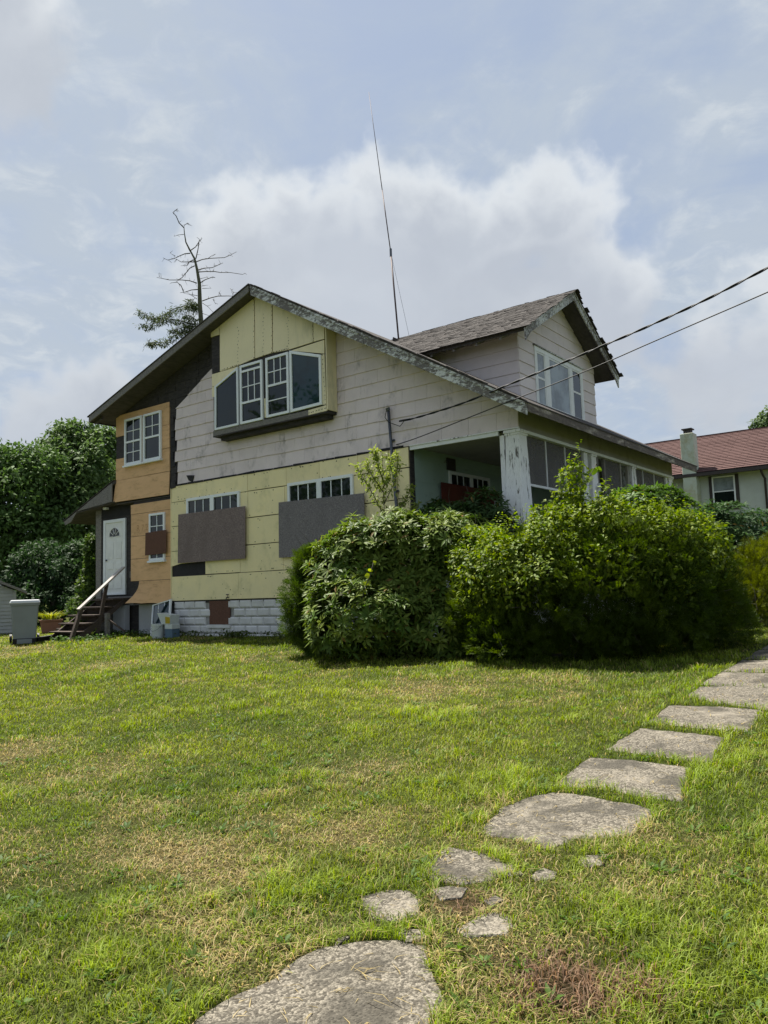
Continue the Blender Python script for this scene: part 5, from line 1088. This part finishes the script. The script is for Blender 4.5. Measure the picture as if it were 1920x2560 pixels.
for fi, L_ in enumerate(BR+FOL):
    sl_ = RNG.uniform(-.6, .6); x0 = L_[0][0]; fol = fi >= len(BR)
    pts = [AT(*Z9(*p), SD+sl_*abs(p[0]-x0)*kpx) for p in L_]; r0 = (4.5 if len(L_) > 3 else 2.6)*kpx*1.3
    MB().tube(pts, list(np.linspace(r0, r0*.35, len(pts))), 5).build('branch', M['twig'], spr, smooth=True)
    for j in range(len(pts)-1):
        for q in range(3 if not fol else 6):
            p = pts[j]+(pts[j+1]-pts[j])*RNG.random(); d = unit(RNG.normal(size=3)+np.array([0, 0, -.5 if fol else .1])); e = p+d*RNG.uniform(.06, .22)*(1.4 if fol else 1)
            MB().tube([p, e], [.009, .004], 4).build('twig', M['twig'], spr) if (RNG.random() < .5) else None
        if fol:
            for q in range(120):
                p = pts[j]+(pts[j+1]-pts[j])*RNG.random()+RNG.normal(size=3)*np.array([.09,.09,.06])+np.array([0, 0, -.05]); NP.append(p); ND.append(unit(RNG.normal(size=3)*.6+np.array([0, 0, -.5])))
NP, ND = np.array(NP), np.array(ND); V, Fc, kk = leafset(NP, ND, rnd(len(NP)), RNG.uniform(.10,.22,len(NP)), RNG.uniform(.022,.04,len(NP)), .1, False); fastmesh('needles', V, Fc, np.repeat(colvar(len(NP), (.045,.065,.025), (.085,.11,.04)), kk, 0), M['farleaf'], spr, kind='stuff')

# ------------------------------------------------------------------ pot plants, ivy, weeds
def tuft(name, label, base, n, h, w, lo, hi, spread=.25, parent=None):
    a = RNG.random(n)*6.28; r = RNG.random(n)*spread*.5; P = base+np.stack([np.cos(a)*r, np.sin(a)*r, np.zeros(n)], 1); D = unit(np.stack([np.cos(a)*.6, np.sin(a)*.6, np.ones(n)], 1)+rnd(n)*.25)
    V, Fc, kk = leafset(P, D, unit(np.stack([-np.cos(a), -np.sin(a), np.ones(n)*.5], 1)), RNG.uniform(h*.6, h, n), np.full(n, w), .55); o = fastmesh(name, V, Fc, np.repeat(colvar(n, lo, hi), kk, 0), M['leaf2'], None, base); tag(o, label, 'plant'); return o
tuft('grassy_plant', 'arching yellow green leaves growing in the terracotta planter', p1+fdir*.3+np.array([0, 0, .40]), 130, .42, .03, (.16,.20,.02), (.30,.30,.05), .5)
tuft('potted_plant', 'small bushy green plant in the ochre flower pot', pp2, 140, .34, .05, (.07,.13,.02), (.16,.22,.04), .3)
def cover(label, pxs, n, size, lo, hi, name='ground_ivy'):
    P = []
    for (x, y, rx, ry) in pxs:
        for i in range(n//len(pxs)): g = PG(x+RNG.normal()*rx, y+RNG.normal()*ry); P.append([g[0], g[1], gz(g[:1], g[1:2])[0]+RNG.uniform(.02, .14)])
    P = np.array(P); P = P[(P[:, 1] < -.02)]; m = len(P); V, Fc, kk = leafset(P, unit(rnd(m)*np.array([1,1,.4])), unit(np.array([[0,0,1.]])+rnd(m)*.6), RNG.uniform(*size, m), RNG.uniform(*size, m)*.8, .2); o = fastmesh(name, V, Fc, np.repeat(colvar(m, lo, hi), kk, 0), M['leaf2'], kind='stuff'); o['label'] = label
cover('low ivy creeping round the foot of the steps', [(175,1603,28,3), (230,1596,30,4), (300,1588,40,3), (340,1583,30,3)], 1500, (.05,.09), (.03,.06,.015), (.07,.12,.03))
cover('weeds along the foot of the block foundation', [(500,1590,60,1.5), (590,1592,20,2), (720,1596,40,4), (790,1610,30,8)], 800, (.05,.10), (.04,.06,.015), (.09,.12,.03), 'foundation_weeds')

# ------------------------------------------------------------------ the lawn
def lawn():
    th0 = math.atan2(FW[1], FW[0]); N_ = 640000
    u = RNG.random(N_); r = (2.2**.36+u*(34**.36-2.2**.36))**(1/.36)            # thins out with distance
    th = th0+RNG.uniform(-math.radians(36), math.radians(36), N_); x = POS[0]+r*np.cos(th); y = POS[1]+r*np.sin(th)
    ok = ~((x < .15) & (y > -.06) & (x > -13.9)); ok &= ~((y > 19.5)); x, y, r = x[ok], y[ok], r[ok]
    on = np.zeros(len(x), bool)
    for P in SUBS:
        c = P.mean(0); ext_ = np.ptp(P, axis=0).max(); sc = .975 if ext_ > .6 else .80; P = P+.03*(np.stack([vnoise(P[:,0],P[:,1],.07,31),vnoise(P[:,0],P[:,1],.07,32)],1)-.5)*2; k = np.abs(x-c[0])+np.abs(y-c[1]) < 3; q = np.zeros(len(x), bool); q[k] = inpoly(x[k], y[k], c+(P-c)*sc); on |= q
    keep = ~on | (RNG.random(len(x)) < .022); x, y, r, onk = x[keep], y[keep], r[keep], on[keep]
    d = dryness(x, y); b = spots(BROWNW, x, y); cl = vnoise(x, y, .35, 12); cl2 = vnoise(x, y, .13, 13)
    keep = RNG.random(len(x)) < np.clip(1-.35*d-.55*b, .2, 1)*np.clip(.45+cl2, .3, 1); x, y, r, d, b, cl, cl2, onk = [q[keep] for q in (x, y, r, d, b, cl, cl2, onk)]
    n = len(x); tall = np.clip((cl-.58)*3, 0, 1)*np.clip((cl2-.3)*2, 0, 1)*(d < .5)
    edge = np.zeros(n)
    for P in SUBS[:16]:
        k = (np.abs(x-P[:, 0].mean()) < 1) & (np.abs(y-P[:, 1].mean()) < 1); c = P.mean(0); q = inpoly(x[k], y[k], c+(P-c)*1.16); edge[np.where(k)[0][q]] = 1
    tall = np.maximum(tall, edge*np.clip((cl2-.25)*2, 0, 1)*.8)
    H = (.024+.040*RNG.random(n)**1.5)*(1-.4*d)*(.7+.7*cl)+.085*tall*RNG.random(n); W = (.0034+.0018*RNG.random(n))*np.maximum(1, r/5.0)**.8; H = H*np.maximum(1, r/9)**.25
    a = RNG.random(n)*6.28; lean = RNG.uniform(.25, 1.3, n)+.7*d+1.5*onk; H = H*np.where(onk, .55, 1); D = np.stack([np.cos(a), np.sin(a), np.zeros(n)], 1); S = np.stack([-np.sin(a), np.cos(a), np.zeros(n)], 1)
    P0 = np.stack([x, y, gz(x, y)-.004], 1); L_ = H[:, None]; up = np.array([0, 0, 1.]); le = lean[:, None]
    m1 = P0+up*L_*.55+D*L_*.30*le; tip = P0+up*L_*(1-.28*np.minimum(le, 1.5))+D*L_*.95*le
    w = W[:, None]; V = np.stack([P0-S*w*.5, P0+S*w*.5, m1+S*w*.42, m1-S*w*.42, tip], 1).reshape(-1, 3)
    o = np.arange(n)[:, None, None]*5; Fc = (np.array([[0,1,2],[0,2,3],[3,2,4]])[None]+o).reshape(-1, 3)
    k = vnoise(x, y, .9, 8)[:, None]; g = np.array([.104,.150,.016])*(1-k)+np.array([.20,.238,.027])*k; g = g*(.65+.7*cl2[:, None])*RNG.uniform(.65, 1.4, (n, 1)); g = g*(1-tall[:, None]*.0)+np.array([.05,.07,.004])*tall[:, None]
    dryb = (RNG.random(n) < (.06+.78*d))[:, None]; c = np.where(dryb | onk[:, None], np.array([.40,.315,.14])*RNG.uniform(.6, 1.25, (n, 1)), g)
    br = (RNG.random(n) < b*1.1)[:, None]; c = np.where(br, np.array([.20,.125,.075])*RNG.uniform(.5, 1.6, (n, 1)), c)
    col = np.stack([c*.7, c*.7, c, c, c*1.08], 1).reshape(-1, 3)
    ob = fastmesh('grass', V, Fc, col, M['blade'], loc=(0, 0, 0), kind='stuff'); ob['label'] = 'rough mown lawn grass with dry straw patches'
    # broad leaved weeds
    n = 420; r = RNG.uniform(2.4, 9, n); th = th0+RNG.uniform(-.55, .55, n); x = POS[0]+r*np.cos(th); y = POS[1]+r*np.sin(th); on = np.zeros(n, bool)
    for P in SUBS: on |= inpoly(x, y, P)
    ok = ~on & (dryness(x, y) < .55); x, y = x[ok], y[ok]; n = len(x); P = np.stack([x, y, gz(x, y)+.01], 1)
    PP, DD, NN, LL, WW, ID = rosettes(P, np.tile([0, 0, 1.], (n, 1)), 7, (.03, .075), (.012, .024), .8); DD = unit(DD+np.array([0,0,.35]))
    V, Fc, kk = leafset(PP, DD, NN, LL, WW, .2); o = fastmesh('weeds', V, Fc, np.repeat(colvar(len(PP), (.04,.09,.012), (.09,.15,.025)), kk, 0), M['leaf2'], kind='stuff'); o['label'] = 'broad leaved weeds in the lawn'
lawn()
